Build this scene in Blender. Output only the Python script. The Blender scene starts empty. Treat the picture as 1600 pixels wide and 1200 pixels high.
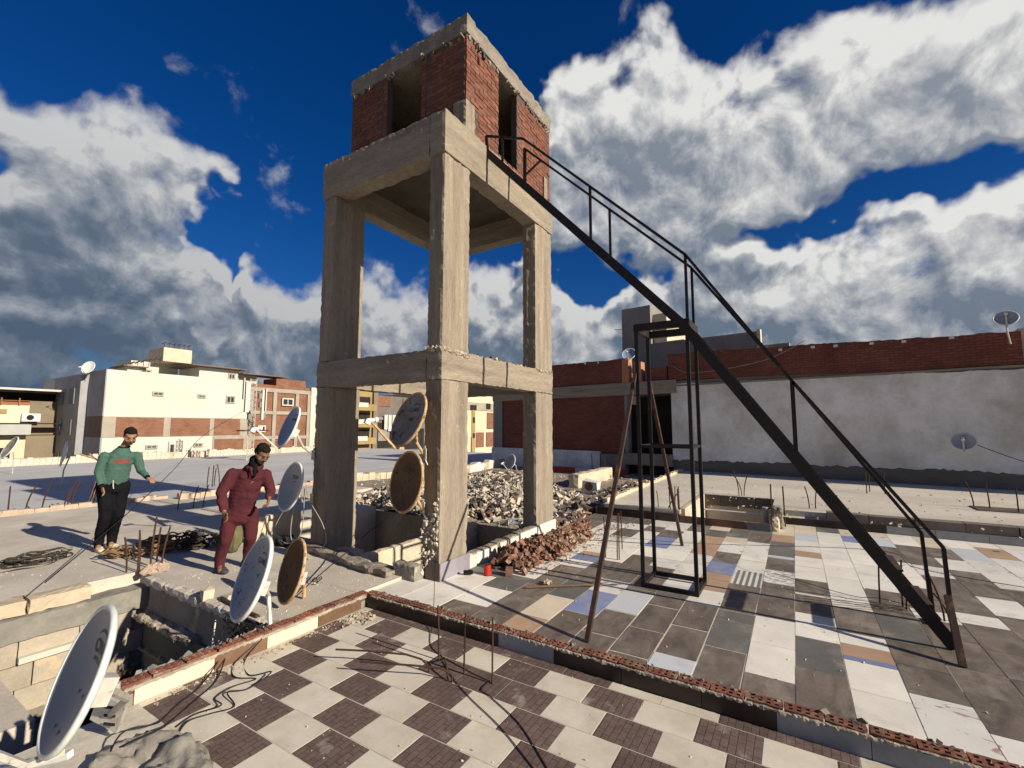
import bpy, bmesh, math, random
from mathutils import Vector, Matrix, noise as mnoise
random.seed(7)
S = bpy.context.scene
COL = S.collection
R = math.radians

# ------------------------------------------------------------------ camera
CAM_Z = 1.79
yaw, pit, rol = 0.552983, 0.094362, 0.00048
cd = bpy.data.cameras.new('camera'); cam = bpy.data.objects.new('camera', cd); COL.objects.link(cam)
fw = Vector((math.cos(yaw)*math.cos(pit), math.sin(yaw)*math.cos(pit), math.sin(pit)))
rt = Vector((math.sin(yaw), -math.cos(yaw), 0)); up = rt.cross(fw)
rt2 = rt*math.cos(rol)+up*math.sin(rol); up2 = rt2.cross(fw)
m = Matrix((rt2, up2, -fw)).transposed().to_4x4(); m.translation = (0, 0, CAM_Z)
cam.matrix_world = m
cd.sensor_width = 36; cd.lens = 710.5/1600*36; cd.clip_end = 3000; cd.clip_start = 0.05
S.camera = cam

# ------------------------------------------------------------------ sun and sky
SUN_EL, SUN_AZ = R(24.0), R(271.0)            # direction towards the sun, azimuth counted from +X to +Y
sd = Vector((math.cos(SUN_AZ)*math.cos(SUN_EL), math.sin(SUN_AZ)*math.cos(SUN_EL), math.sin(SUN_EL)))
sl = bpy.data.lights.new('sun', 'SUN'); sl.energy = 5.0; sl.angle = R(0.53); sl.color = (1.0, 0.89, 0.72)
so = bpy.data.objects.new('sun', sl); COL.objects.link(so)
so.rotation_euler = sd.to_track_quat('Z', 'Y').to_euler(); so.location = sd*60
S.view_settings.view_transform = 'Standard'; S.view_settings.look = 'None'
S.view_settings.gamma = 1; S.view_settings.exposure = 0.5
try: S.view_settings.use_curve_mapping = False
except Exception: pass

W = bpy.data.worlds.new('World'); S.world = W; W.use_nodes = True
wt = W.node_tree; wt.nodes.clear(); wl = wt.links

def pxdir(x, y):
    v = rt2*((x-800)/710.5) - up2*((y-600)/710.5) + fw
    return v.normalized()

# cloud cover: for each azimuth the height of the cloud tops, and the middle and half width of a clear band in it
def azel(x, y):
    v = pxdir(x, y); a = (math.atan2(v.y, v.x)-yaw+math.pi) % (2*math.pi)-math.pi
    return math.degrees(a), math.degrees(math.asin(v.z))
TOPS = [(-60,120,(300,30)),(20,165,(262,12)),(90,178,(0,0)),(235,165,(0,0)),(300,200,(345,10)),(345,235,(365,45)),(375,270,(380,70)),(392,425,(0,0)),(460,440,(0,0)),(560,440,(0,0)),(640,425,(0,0)),(700,430,(0,0)),
        (760,415,(0,0)),(800,410,(0,0)),(858,130,(430,30)),(905,68,(440,40)),(985,80,(440,15)),(1045,40,(0,0)),(1180,62,(370,18)),(1235,75,(362,20)),(1300,25,(345,24)),(1360,-40,(315,36)),(1430,-60,(270,38)),(1500,-70,(252,38)),(1600,-80,(255,34)),(1700,-60,(240,30))]
stops = []
for x, y, gp in TOPS:
    az_, el_ = azel(x, y)
    if gp[1]: gc = azel(x, gp[0])[1]; gw = abs(azel(x, gp[0]-gp[1])[1]-gc)
    else: gc, gw = 20, 0
    stops.append((az_, el_, gc, gw))
stops += [(-75, 44, 22, 4), (-110, 22, 20, 0), (-178, 15, 20, 0), (85, 24, 20, 0), (125, 14, 20, 0), (178, 15, 20, 0)]  # unseen cloud cover around the view, kept low to weaken fill light
stops.sort()

g = bpy.data.node_groups.new('cloud_density', 'ShaderNodeTree')
g.interface.new_socket('Vector', in_out='INPUT', socket_type='NodeSocketVector')
g.interface.new_socket('Density', in_out='OUTPUT', socket_type='NodeSocketFloat')
gi = g.nodes.new('NodeGroupInput'); go = g.nodes.new('NodeGroupOutput')
def gn(t, **k):
    n = g.nodes.new(t)
    for a, b in k.items(): setattr(n, a, b)
    return n
def gm(op, a, b=None, c=None):
    n = gn('ShaderNodeMath', operation=op)
    for i, v in enumerate((a, b, c)):
        if v is None: continue
        if hasattr(v, 'is_linked') or hasattr(v, 'links'): g.links.new(v, n.inputs[i])
        else: n.inputs[i].default_value = v
    return n.outputs[0]
nw = gn('ShaderNodeTexNoise'); nw.inputs['Scale'].default_value = 9; nw.inputs['Detail'].default_value = 3; nw.inputs['Roughness'].default_value = .55
g.links.new(gi.outputs[0], nw.inputs['Vector'])
s1 = gn('ShaderNodeVectorMath', operation='SUBTRACT'); g.links.new(nw.outputs['Color'], s1.inputs[0]); s1.inputs[1].default_value = (.5, .5, .5)
s2 = gn('ShaderNodeVectorMath', operation='SCALE'); g.links.new(s1.outputs[0], s2.inputs[0]); s2.inputs['Scale'].default_value = .19
s3 = gn('ShaderNodeVectorMath', operation='ADD'); g.links.new(gi.outputs[0], s3.inputs[0]); g.links.new(s2.outputs[0], s3.inputs[1])
s4 = gn('ShaderNodeVectorMath', operation='NORMALIZE'); g.links.new(s3.outputs[0], s4.inputs[0])
sx = gn('ShaderNodeSeparateXYZ'); g.links.new(s4.outputs[0], sx.inputs[0])
# azimuth relative to the middle of the photograph's view
cy_, sy_ = math.cos(yaw), math.sin(yaw)
rx = gm('ADD', gm('MULTIPLY', sx.outputs[0], cy_), gm('MULTIPLY', sx.outputs[1], sy_))
ry = gm('SUBTRACT', gm('MULTIPLY', sx.outputs[1], cy_), gm('MULTIPLY', sx.outputs[0], sy_))
az = gm('MULTIPLY_ADD', gm('ARCTAN2', ry, rx), 1/(2*math.pi), .5)
el = gm('MULTIPLY', gm('ARCSINE', sx.outputs[2]), 180/math.pi)
ramp = gn('ShaderNodeValToRGB'); g.links.new(az, ramp.inputs[0]); er = ramp.color_ramp.elements
for i, (a_, e_, gc, gw) in enumerate(stops):
    p_ = a_/360+.5; c_ = (e_/90, gc/90, gw/90, 1)
    if i == 0: er[0].position = p_; er[0].color = c_
    elif i == 1: er[1].position = p_; er[1].color = c_
    else: q = er.new(p_); q.color = c_
sr = gn('ShaderNodeSeparateColor'); g.links.new(ramp.outputs[0], sr.inputs[0])
top = gm('MULTIPLY', sr.outputs[0], 90.)
def mr_(v, a0, a1, b0, b1):
    n = gn('ShaderNodeMapRange'); n.clamp = True; n.interpolation_type = 'SMOOTHSTEP'; g.links.new(v, n.inputs[0])
    for i, q in enumerate((a0, a1, b0, b1)): n.inputs[i+1].default_value = q
    return n.outputs[0]
cov = mr_(gm('SUBTRACT', top, el), -2.5, 4.5, 0, 1)
gd = gm('SUBTRACT', gm('ABSOLUTE', gm('SUBTRACT', el, gm('MULTIPLY', sr.outputs[1], 90.))), gm('MULTIPLY', sr.outputs[2], 90.))
gap = mr_(gd, -1.5, 1.6, 0, 1)
gon = mr_(sr.outputs[2], .004, .012, 0, 1)
gapf = gm('SUBTRACT', 1.0, gm('MULTIPLY', gon, gm('SUBTRACT', 1.0, gap)))
acc = gm('MULTIPLY', cov, gapf)
n1 = gn('ShaderNodeTexNoise'); n1.inputs['Scale'].default_value = 8.5; n1.inputs['Detail'].default_value = 9; n1.inputs['Roughness'].default_value = .58; n1.inputs['Distortion'].default_value = .25
g.links.new(gi.outputs[0], n1.inputs['Vector'])
nb = gn('ShaderNodeTexNoise'); nb.inputs['Scale'].default_value = 4.2; nb.inputs['Detail'].default_value = 2
g.links.new(s4.outputs[0], nb.inputs['Vector'])
t = gm('MULTIPLY_ADD', n1.outputs[0], 2.6, -1.93)
t = gm('MULTIPLY_ADD', nb.outputs[0], .9, t)
dens = gm('ADD', gm('MULTIPLY_ADD', acc, 1.34, -.26), t)
g.links.new(dens, go.inputs[0])

tc = wt.nodes.new('ShaderNodeTexCoord')
def wn(t, **k):
    n = wt.nodes.new(t)
    for a, b in k.items(): setattr(n, a, b)
    return n
def grp(vec):
    n = wn('ShaderNodeGroup'); n.node_tree = g; wl.new(vec, n.inputs[0]); return n.outputs[0]
def wm(op, a, b=None, c=None, clamp=False):
    n = wn('ShaderNodeMath', operation=op); n.use_clamp = clamp
    for i, v in enumerate((a, b, c)):
        if v is None: continue
        if hasattr(v, 'links'): wl.new(v, n.inputs[i])
        else: n.inputs[i].default_value = v
    return n.outputs[0]
def off(v):
    n = wn('ShaderNodeVectorMath', operation='ADD'); wl.new(tc.outputs['Generated'], n.inputs[0]); n.inputs[1].default_value = v; return n.outputs[0]
d0 = grp(tc.outputs['Generated'])
lv = Vector((0, 0, .85)) + sd*.55
d1 = grp(off(lv*.022)); d2 = grp(off(lv*.11))
alpha = wn('ShaderNodeMapRange'); alpha.interpolation_type = 'SMOOTHSTEP'; wl.new(d0, alpha.inputs[0]); alpha.inputs[1].default_value = -.14; alpha.inputs[2].default_value = .66
# light left after the cloud between the point and the sun
sh = wm('ADD', wm('MULTIPLY', wm('MAXIMUM', d1, 0.0), .12), wm('MULTIPLY', wm('MAXIMUM', d2, 0.0), .45))
df = wm('SUBTRACT', d0, d1)
lit = wm('ADD', wm('SUBTRACT', .82, sh), wm('MULTIPLY', df, 1.25), clamp=True)
sepw = wn('ShaderNodeSeparateXYZ'); wl.new(tc.outputs['Generated'], sepw.inputs[0])
elr = wn('ShaderNodeMapRange'); wl.new(sepw.outputs[2], elr.inputs[0]); elr.inputs[1].default_value = .04; elr.inputs[2].default_value = .52; elr.inputs[3].default_value = .10; elr.inputs[4].default_value = 1.15
# sides of the sky nearer the sun are brighter
dsun = wn('ShaderNodeVectorMath', operation='DOT_PRODUCT'); wl.new(tc.outputs['Generated'], dsun.inputs[0]); dsun.inputs[1].default_value = (0.25, -.97, 0)
dsr = wn('ShaderNodeMapRange'); wl.new(dsun.outputs['Value'], dsr.inputs[0]); dsr.inputs[1].default_value = -.95; dsr.inputs[2].default_value = .45; dsr.inputs[3].default_value = -.05; dsr.inputs[4].default_value = .48
lit2 = wm('ADD', wm('MULTIPLY', lit, .62), wm('ADD', wm('MULTIPLY', elr.outputs[0], .22), wm('MULTIPLY', dsr.outputs[0], .50)), clamp=True)
cr = wn('ShaderNodeValToRGB'); wl.new(lit2, cr.inputs[0])
e = cr.color_ramp.elements; e[0].position = 0.0; e[0].color = (.065, .10, .155, 1); e[1].position = 1.0; e[1].color = (.74, .74, .72, 1)
for p, c in ((.30, (.135, .175, .235, 1)), (.55, (.29, .315, .36, 1)), (.78, (.50, .51, .52, 1))):
    q = e.new(p); q.color = c
sky = wn('ShaderNodeTexSky', sky_type='NISHITA'); sky.sun_disc = False
sky.sun_elevation = SUN_EL; sky.sun_rotation = math.pi/2 - SUN_AZ
sky.altitude = 400; sky.air_density = 1.0; sky.dust_density = .25; sky.ozone_density = 3.5
sk = wn('ShaderNodeMixRGB', blend_type='MULTIPLY'); sk.inputs[0].default_value = 1
hs = wn('ShaderNodeHueSaturation'); wl.new(sky.outputs[0], hs.inputs['Color']); hs.inputs['Saturation'].default_value = 1.34; hs.inputs['Value'].default_value = .62
wl.new(hs.outputs[0], sk.inputs[1]); sk.inputs[2].default_value = (.50, .62, 1.0, 1)
zr = wn('ShaderNodeMapRange'); wl.new(sepw.outputs[2], zr.inputs[0]); zr.inputs[1].default_value = -.02; zr.inputs[2].default_value = .30
hz2 = wn('ShaderNodeMixRGB'); wl.new(zr.outputs[0], hz2.inputs[0]); hz2.inputs[1].default_value = (.42, .72, 1.08, 1); hz2.inputs[2].default_value = (.52, .72, 1.08, 1)
wl.new(hz2.outputs[0], sk.inputs[2])
bg1 = wn('ShaderNodeBackground'); wl.new(sk.outputs[0], bg1.inputs[0]); bg1.inputs[1].default_value = .070
bg2 = wn('ShaderNodeBackground'); wl.new(cr.outputs[0], bg2.inputs[0]); bg2.inputs[1].default_value = .74
mx = wn('ShaderNodeMixShader'); wl.new(alpha.outputs[0], mx.inputs[0]); wl.new(bg1.outputs[0], mx.inputs[1]); wl.new(bg2.outputs[0], mx.inputs[2])
wo = wn('ShaderNodeOutputWorld'); wl.new(mx.outputs[0], wo.inputs[0])
W.cycles.sampling_method = 'MANUAL'; W.cycles.sample_map_resolution = 512

# ------------------------------------------------------------------ materials
MATS = {}
def mat(name, base, col2=None, scale=3.0, mixc=.5, rough=.9, bump=.3, bscale=30, bdist=.01, stretch=(1,1,1), orand=0.0, metal=0.0,
        spots=None, spot_scale=8, spot_thr=.6, spot_soft=.05, brick=None, streak=None, spec=.3, detail=8, ocoord=True, fine=.14, dist=0):
    if name in MATS: return MATS[name]
    m = bpy.data.materials.new(name); m.use_nodes = True; t = m.node_tree; n = t.nodes; L = t.links
    bs = n['Principled BSDF']; bs.inputs['Roughness'].default_value = rough; bs.inputs['Metallic'].default_value = metal
    bs.inputs['Specular IOR Level'].default_value = spec
    tc = n.new('ShaderNodeTexCoord'); mp = n.new('ShaderNodeMapping'); mp.inputs['Scale'].default_value = stretch
    src = tc.outputs['Object']
    oi = n.new('ShaderNodeObjectInfo')
    if orand:
        cmb = n.new('ShaderNodeCombineXYZ'); mm = n.new('ShaderNodeMath'); mm.operation = 'MULTIPLY'; mm.inputs[1].default_value = 37.
        L.new(oi.outputs['Random'], mm.inputs[0])
        for i in range(3): L.new(mm.outputs[0], cmb.inputs[i])
        va = n.new('ShaderNodeVectorMath'); va.operation = 'ADD'; L.new(src, va.inputs[0]); L.new(cmb.outputs[0], va.inputs[1]); src2 = va.outputs[0]
    else: src2 = src
    L.new(src2, mp.inputs['Vector'])
    na = n.new('ShaderNodeTexNoise'); na.inputs['Scale'].default_value = scale; na.inputs['Detail'].default_value = detail; na.inputs['Roughness'].default_value = .62; na.inputs['Distortion'].default_value = dist
    L.new(mp.outputs[0], na.inputs['Vector'])
    ra = n.new('ShaderNodeMapRange'); ra.inputs[1].default_value = mixc-.17; ra.inputs[2].default_value = mixc+.17; L.new(na.outputs[0], ra.inputs[0])
    mix = n.new('ShaderNodeMixRGB'); L.new(ra.outputs[0], mix.inputs[0])
    c2 = col2 or tuple(c*.72 for c in base)
    mix.inputs[1].default_value = (*base, 1); mix.inputs[2].default_value = (*c2, 1)
    out = mix.outputs[0]
    if brick:
        # brick = (length, height, mortar, mortar colour, second brick colour)
        sp = n.new('ShaderNodeSeparateXYZ'); L.new(src, sp.inputs[0]); ad = n.new('ShaderNodeMath'); ad.operation = 'ADD'
        L.new(sp.outputs[0], ad.inputs[0]); L.new(sp.outputs[1], ad.inputs[1])
        cb = n.new('ShaderNodeCombineXYZ'); L.new(ad.outputs[0], cb.inputs[0]); L.new(sp.outputs[2 if brick[5:] == () else 1], cb.inputs[1])
        if brick[5:]: L.new(sp.outputs[0], cb.inputs[0])
        bt = n.new('ShaderNodeTexBrick'); L.new(cb.outputs[0], bt.inputs['Vector']); bt.inputs['Scale'].default_value = 1
        bt.inputs['Brick Width'].default_value = brick[0]; bt.inputs['Row Height'].default_value = brick[1]; bt.inputs['Mortar Size'].default_value = brick[2]
        bt.inputs['Mortar Smooth'].default_value = .3; bt.inputs['Bias'].default_value = -.2
        bt.inputs['Color1'].default_value = (1, 1, 1, 1); bt.inputs['Color2'].default_value = (*brick[4], 1); bt.inputs['Mortar'].default_value = (*brick[3], 1)
        ml = n.new('ShaderNodeMixRGB'); ml.blend_type = 'MULTIPLY'; ml.inputs[0].default_value = 1
        L.new(out, ml.inputs[1]); L.new(bt.outputs['Color'], ml.inputs[2]); out = ml.outputs[0]
    if spots:
        ns = n.new('ShaderNodeTexNoise'); ns.inputs['Scale'].default_value = spot_scale; ns.inputs['Detail'].default_value = 6; ns.inputs['Roughness'].default_value = .65
        L.new(src2, ns.inputs['Vector'])
        rs = n.new('ShaderNodeMapRange'); rs.inputs[1].default_value = spot_thr-spot_soft; rs.inputs[2].default_value = spot_thr+spot_soft; L.new(ns.outputs[0], rs.inputs[0])
        m2 = n.new('ShaderNodeMixRGB'); L.new(rs.outputs[0], m2.inputs[0]); L.new(out, m2.inputs[1]); m2.inputs[2].default_value = (*spots, 1); out = m2.outputs[0]
    nf = n.new('ShaderNodeTexNoise'); nf.inputs['Scale'].default_value = bscale; nf.inputs['Detail'].default_value = 6; nf.inputs['Roughness'].default_value = .7
    L.new(mp.outputs[0], nf.inputs['Vector'])
    # fine brightness grain
    hv = n.new('ShaderNodeHueSaturation'); L.new(out, hv.inputs['Color'])
    v1 = n.new('ShaderNodeMapRange'); L.new(nf.outputs[0], v1.inputs[0]); v1.inputs[1].default_value = .25; v1.inputs[2].default_value = .75
    v1.inputs[3].default_value = 1-fine; v1.inputs[4].default_value = 1+fine
    if orand:
        v2 = n.new('ShaderNodeMath'); v2.operation = 'MULTIPLY_ADD'; L.new(oi.outputs['Random'], v2.inputs[0]); v2.inputs[1].default_value = orand*2; v2.inputs[2].default_value = 1-orand
        v3 = n.new('ShaderNodeMath'); v3.operation = 'MULTIPLY'; L.new(v1.outputs[0], v3.inputs[0]); L.new(v2.outputs[0], v3.inputs[1]); L.new(v3.outputs[0], hv.inputs['Value'])
    else: L.new(v1.outputs[0], hv.inputs['Value'])
    L.new(hv.outputs[0], bs.inputs['Base Color'])
    if bump:
        bp = n.new('ShaderNodeBump'); bp.inputs['Strength'].default_value = bump; bp.inputs['Distance'].default_value = bdist
        if brick:
            q = n.new('ShaderNodeMath'); q.operation = 'MULTIPLY_ADD'; L.new(bt.outputs['Fac'], q.inputs[0]); q.inputs[1].default_value = -1.2; L.new(nf.outputs[0], q.inputs[2]); L.new(q.outputs[0], bp.inputs['Height'])
        else: L.new(nf.outputs[0], bp.inputs['Height'])
        L.new(bp.outputs[0], bs.inputs['Normal'])
    MATS[name] = m
    return m

conc   = mat('board_marked_concrete', (.36,.305,.235), (.23,.19,.15), 2.2, rough=.95, bump=1.0, bscale=30, bdist=.02, stretch=(3.6,3.6,.3), spots=(.50,.44,.35), spot_scale=5, spot_thr=.68, fine=.34)
concH  = mat('beam_concrete', (.34,.29,.225), (.22,.185,.145), 2.0, rough=.95, bump=.9, bscale=26, bdist=.018, stretch=(.45,.45,3.8), spots=(.47,.42,.34), spot_scale=5, spot_thr=.7, fine=.28)
slabc  = mat('screed', (.60,.54,.455), (.42,.38,.325), 1.1, rough=.95, bump=.5, bscale=34, bdist=.008, spots=(.47,.43,.37), spot_scale=2.5, spot_thr=.66, spot_soft=.1, fine=.16)
slabf  = mat('far_screed', (.60,.55,.47), (.46,.42,.36), .8, rough=.95, bump=.4, bscale=14, bdist=.01, stretch=(1,.45,1), spots=(.25,.22,.19), spot_scale=5, spot_thr=.72, fine=.12)
slabn  = mat('neighbour_roof', (.50,.50,.50), (.38,.38,.39), .5, rough=.95, bump=.3, bscale=9, stretch=(.4,1.2,1), fine=.1)
dirt   = mat('dusty_ground', (.33,.28,.21), (.20,.17,.13), 1.7, rough=1, bump=.9, bscale=20, bdist=.03, spots=(.55,.50,.42), spot_scale=18, spot_thr=.66, fine=.22)
dark_c = mat('shaft_concrete', (.27,.255,.225), (.16,.15,.13), 2.4, rough=.95, bump=.6, bscale=18, bdist=.015, spots=(.42,.36,.28), spot_scale=3, spot_thr=.64)
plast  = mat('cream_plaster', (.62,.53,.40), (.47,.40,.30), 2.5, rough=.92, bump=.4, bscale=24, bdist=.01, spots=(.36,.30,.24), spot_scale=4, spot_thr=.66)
blockm = mat('limestone_block', (.56,.46,.33), (.42,.35,.26), 3, rough=.95, bump=.8, bscale=16, bdist=.015, orand=.12)
mortar = mat('mortar', (.30,.26,.21), (.19,.16,.13), 6, rough=1, bump=.9, bscale=40, bdist=.015, spots=(.52,.47,.38), spot_scale=9, spot_thr=.62)
mortw  = mat('light_mortar', (.55,.48,.37), (.30,.25,.19), 7, rough=1, bump=1., bscale=35, bdist=.02)
brickm = mat('red_brick', (.225,.082,.052), (.13,.050,.036), 8, rough=.93, bump=.5, bscale=60, bdist=.006, orand=.25, spots=(.34,.25,.18), spot_scale=9, spot_thr=.62, spot_soft=.1)
brickt = mat('tower_brick', (.205,.085,.055), (.13,.053,.038), 8, rough=.93, bump=.5, bscale=60, bdist=.006, orand=.24, spots=(.34,.24,.18), spot_scale=7, spot_thr=.72)
brickr = mat('broken_brick', (.25,.135,.088), (.13,.068,.045), 5, rough=.95, bump=.6, bscale=30, spots=(.45,.33,.24), spot_scale=4, spot_thr=.60, spot_soft=.1)
farbr  = mat('far_red_brick_wall', (.25,.09,.062), (.155,.060,.045), 1.1, rough=.95, bump=.6, bscale=20, bdist=.02, brick=(.22,.075,.011,(.62,.60,.58),(.72,.66,.62)), spots=(.30,.20,.16), spot_scale=6, spot_thr=.73)
midbr  = mat('mid_brick_infill', (.27,.14,.09), (.19,.095,.062), 1.5, rough=.95, bump=.4, bscale=20, bdist=.02, brick=(.25,.09,.012,(.85,.8,.75),(.78,.72,.68)))
plgrey = mat('grey_plaster_patches', (.86,.86,.83), (.68,.67,.62), .55, rough=.9, bump=.45, bscale=7, bdist=.03, stretch=(1,.7,1.1), spots=(.50,.47,.40), spot_scale=.7, spot_thr=.55, spot_soft=.12, fine=.10)
plgrey2= mat('pale_base_plaster', (.70,.72,.74), (.5,.52,.54), 1.6, rough=.9, bump=.9, bscale=5, bdist=.06)
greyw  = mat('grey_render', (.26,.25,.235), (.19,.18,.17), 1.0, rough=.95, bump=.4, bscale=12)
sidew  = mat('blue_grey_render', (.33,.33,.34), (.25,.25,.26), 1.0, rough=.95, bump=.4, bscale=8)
whitew = mat('white_facade', (.53,.52,.455), (.47,.45,.385), .35, mixc=.55, rough=.9, bump=.15, bscale=10, fine=.04)
beigew = mat('beige_facade', (.66,.57,.41), (.55,.47,.33), .5, rough=.9, bump=.2, bscale=10, fine=.06)
yellw  = mat('yellow_facade', (.60,.54,.36), (.50,.45,.30), .6, rough=.9, bump=.2, bscale=10, fine=.06)
ochre  = mat('ochre_balcony', (.33,.24,.11), (.26,.185,.085), 1, rough=.8, bump=.2, bscale=10)
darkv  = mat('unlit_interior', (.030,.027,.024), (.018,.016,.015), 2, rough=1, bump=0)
glassd = mat('dark_window_glass', (.03,.04,.05), rough=.15, bump=0, spec=.6)
winfr  = mat('window_frame_paint', (.34,.31,.27), rough=.6, bump=0)
woodb  = mat('weathered_wood', (.20,.12,.075), (.12,.07,.045), 6, rough=.85, bump=.4, bscale=20, stretch=(1,1,5))
steel  = mat('black_primer_steel', (.016,.013,.013), (.028,.020,.017), 9, rough=.55, bump=.25, bscale=60, bdist=.003, metal=.2, spots=(.10,.045,.022), spot_scale=9, spot_thr=.68, spec=.35)
steel2 = mat('brown_primer_steel', (.045,.028,.022), (.07,.04,.028), 9, rough=.6, bump=.25, bscale=60, bdist=.003, metal=.1, spots=(.16,.075,.035), spot_scale=10, spot_thr=.62)
rebarm = mat('rusty_rebar', (.085,.042,.028), (.05,.026,.018), 30, rough=.85, bump=.5, bscale=200, bdist=.002, metal=.2)
cablem = mat('black_cable', (.012,.012,.013), rough=.55, bump=0)
cableg = mat('grey_cable', (.32,.30,.27), rough=.6, bump=0)
pvc    = mat('white_pvc', (.72,.70,.66), (.60,.58,.53), 5, rough=.45, bump=.05, bscale=30, fine=.05)
galv   = mat('painted_bracket', (.55,.54,.50), (.42,.40,.36), 12, rough=.5, bump=.1, metal=.3, spots=(.25,.12,.05), spot_scale=20, spot_thr=.64)
ropem  = mat('brown_rope', (.24,.16,.085), (.12,.08,.045), 20, rough=1, bump=.8, bscale=120, bdist=.004)
ropem2 = mat('dark_hose', (.035,.03,.026), (.06,.05,.04), 20, rough=.9, bump=.4, bscale=90, bdist=.003)
fabricb= mat('dark_cloth', (.025,.024,.027), (.04,.037,.038), 5, rough=1, bump=.5, bscale=30)
redpl  = mat('red_plastic', (.55,.03,.015), rough=.4, bump=0)
rubm   = mat('crushed_plaster', (.60,.55,.46), (.34,.30,.25), 2, rough=1, bump=.6, bscale=20, bdist=.02)
rubd   = mat('dark_debris', (.13,.105,.085), (.06,.05,.045), 3, rough=1, bump=.5, bscale=20)
rubb   = mat('blue_plastic_scraps', (.10,.22,.42), (.25,.33,.42), 3, rough=.5, bump=.2)
redw   = mat('red_roof_paint', (.45,.06,.035), rough=.8, bump=.1)
tin    = mat('corrugated_roof', (.20,.13,.10), (.14,.09,.07), 2, rough=.7, bump=.3, bscale=12)
tinw   = mat('pale_awning', (.55,.54,.50), (.42,.41,.38), 1.2, rough=.8, bump=.2)

def tmat(name, base, col2, **k):
    d = dict(scale=3.5, rough=.5, bump=.10, bscale=40, bdist=.002, orand=.07, spec=.3, fine=.05, spots=(.42,.37,.30), spot_scale=2.6, spot_thr=.69, spot_soft=.14)
    d.update(k); return mat(name, base, col2, **d)
TM = dict(
 W=tmat('white_ceramic', (.82,.795,.72), (.66,.63,.565), scale=1.6), C=tmat('cream_ceramic', (.68,.60,.47), (.60,.52,.40)),
 D=tmat('brown_slate_ceramic', (.205,.168,.140), (.095,.078,.066), scale=3.2, dist=1.3, stretch=(.55,1.5,1), rough=.6, detail=12, fine=.2, bscale=60, spots=(.30,.26,.22), spot_thr=.66),
 G=tmat('grey_slate_ceramic', (.165,.160,.148), (.115,.112,.104), rough=.55, fine=.12), B=tmat('blue_ceramic', (.215,.265,.44), (.17,.21,.37)),
 L=tmat('pale_blue_ceramic', (.50,.55,.62), (.56,.56,.56)), P=tmat('terracotta_ceramic', (.46,.31,.21), (.38,.25,.165)))
def patt(name, kind):
    m = tmat(name, (.72,.70,.66), (.64,.62,.57)).copy(); m.name = name; t = m.node_tree; n = t.nodes; L = t.links
    bs = n['Principled BSDF']; src = bs.inputs['Base Color'].links[0].from_socket
    tc = n.new('ShaderNodeTexCoord'); mx = n.new('ShaderNodeMixRGB')
    if kind == 'stripe':
        w = n.new('ShaderNodeTexWave'); w.bands_direction = 'Y'; w.inputs['Scale'].default_value = 5.2; w.inputs['Distortion'].default_value = .6; w.inputs['Detail'].default_value = 1; w.inputs['Detail Scale'].default_value = 9
        L.new(tc.outputs['Object'], w.inputs['Vector']); r = n.new('ShaderNodeMapRange'); r.inputs[1].default_value = .35; r.inputs[2].default_value = .55; L.new(w.outputs['Fac'], r.inputs[0]); col = (.17,.17,.17,1)
    elif kind == 'brush':
        w = n.new('ShaderNodeTexNoise'); w.inputs['Scale'].default_value = 9; w.inputs['Detail'].default_value = 2; w.inputs['Distortion'].default_value = 2.2
        mp = n.new('ShaderNodeMapping'); mp.inputs['Scale'].default_value = (1.6, .7, 1); L.new(tc.outputs['Object'], mp.inputs[0]); L.new(mp.outputs[0], w.inputs['Vector'])
        r = n.new('ShaderNodeMapRange'); r.inputs[1].default_value = .52; r.inputs[2].default_value = .56; L.new(w.outputs[0], r.inputs[0]); col = (.20,.20,.19,1)
    else:
        w = n.new('ShaderNodeTexNoise'); w.inputs['Scale'].default_value = 6; w.inputs['Detail'].default_value = 3; w.inputs['Distortion'].default_value = 1.6
        mp = n.new('ShaderNodeMapping'); mp.inputs['Scale'].default_value = (1.8, .8, 1); L.new(tc.outputs['Object'], mp.inputs[0]); L.new(mp.outputs[0], w.inputs['Vector'])
        r = n.new('ShaderNodeMapRange'); r.inputs[1].default_value = .60; r.inputs[2].default_value = .64; L.new(w.outputs[0], r.inputs[0]); col = (.40,.25,.22,1)
    L.new(r.outputs[0], mx.inputs[0]); L.new(src, mx.inputs[1]); mx.inputs[2].default_value = col; L.new(mx.outputs[0], bs.inputs['Base Color'])
    return m
TM['S'] = patt('striped_ceramic', 'stripe'); TM['K'] = patt('brush_pattern_ceramic', 'brush'); TM['F'] = patt('floral_ceramic', 'floral')
paver = mat('paver_pattern_ceramic', (.165,.115,.100), (.115,.080,.070), 9, rough=.75, bump=.5, bscale=60, bdist=.004, orand=.10,
            brick=(.088,.0437,.003,(.52,.50,.48),(.86,.84,.82),'xy'), spots=(.38,.34,.29), spot_scale=3.2, spot_thr=.68, spot_soft=.08, fine=.2)
pavelt = mat('cream_marble_ceramic', (.68,.635,.53), (.60,.55,.45), 2.2, rough=.5, bump=.08, bscale=30, orand=.05, stretch=(1.5,.8,1), spots=(.47,.41,.32), spot_scale=3, spot_thr=.62, spot_soft=.16, fine=.05)
skd = mat('dark_skirting', (.050,.030,.024), (.032,.020,.016), 6, rough=.4, bump=.05, orand=.15, spots=(.16,.12,.09), spot_scale=14, spot_thr=.72, spec=.35)
skb = mat('brown_skirting', (.17,.10,.062), (.11,.065,.042), 5, rough=.45, bump=.05, orand=.1)
skg = mat('grey_skirting', (.30,.31,.32), (.25,.26,.27), 4, rough=.4, bump=.05, orand=.1)
skc = mat('cream_skirting', (.68,.56,.42), (.60,.48,.35), 4, rough=.5, bump=.05, orand=.08)

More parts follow.
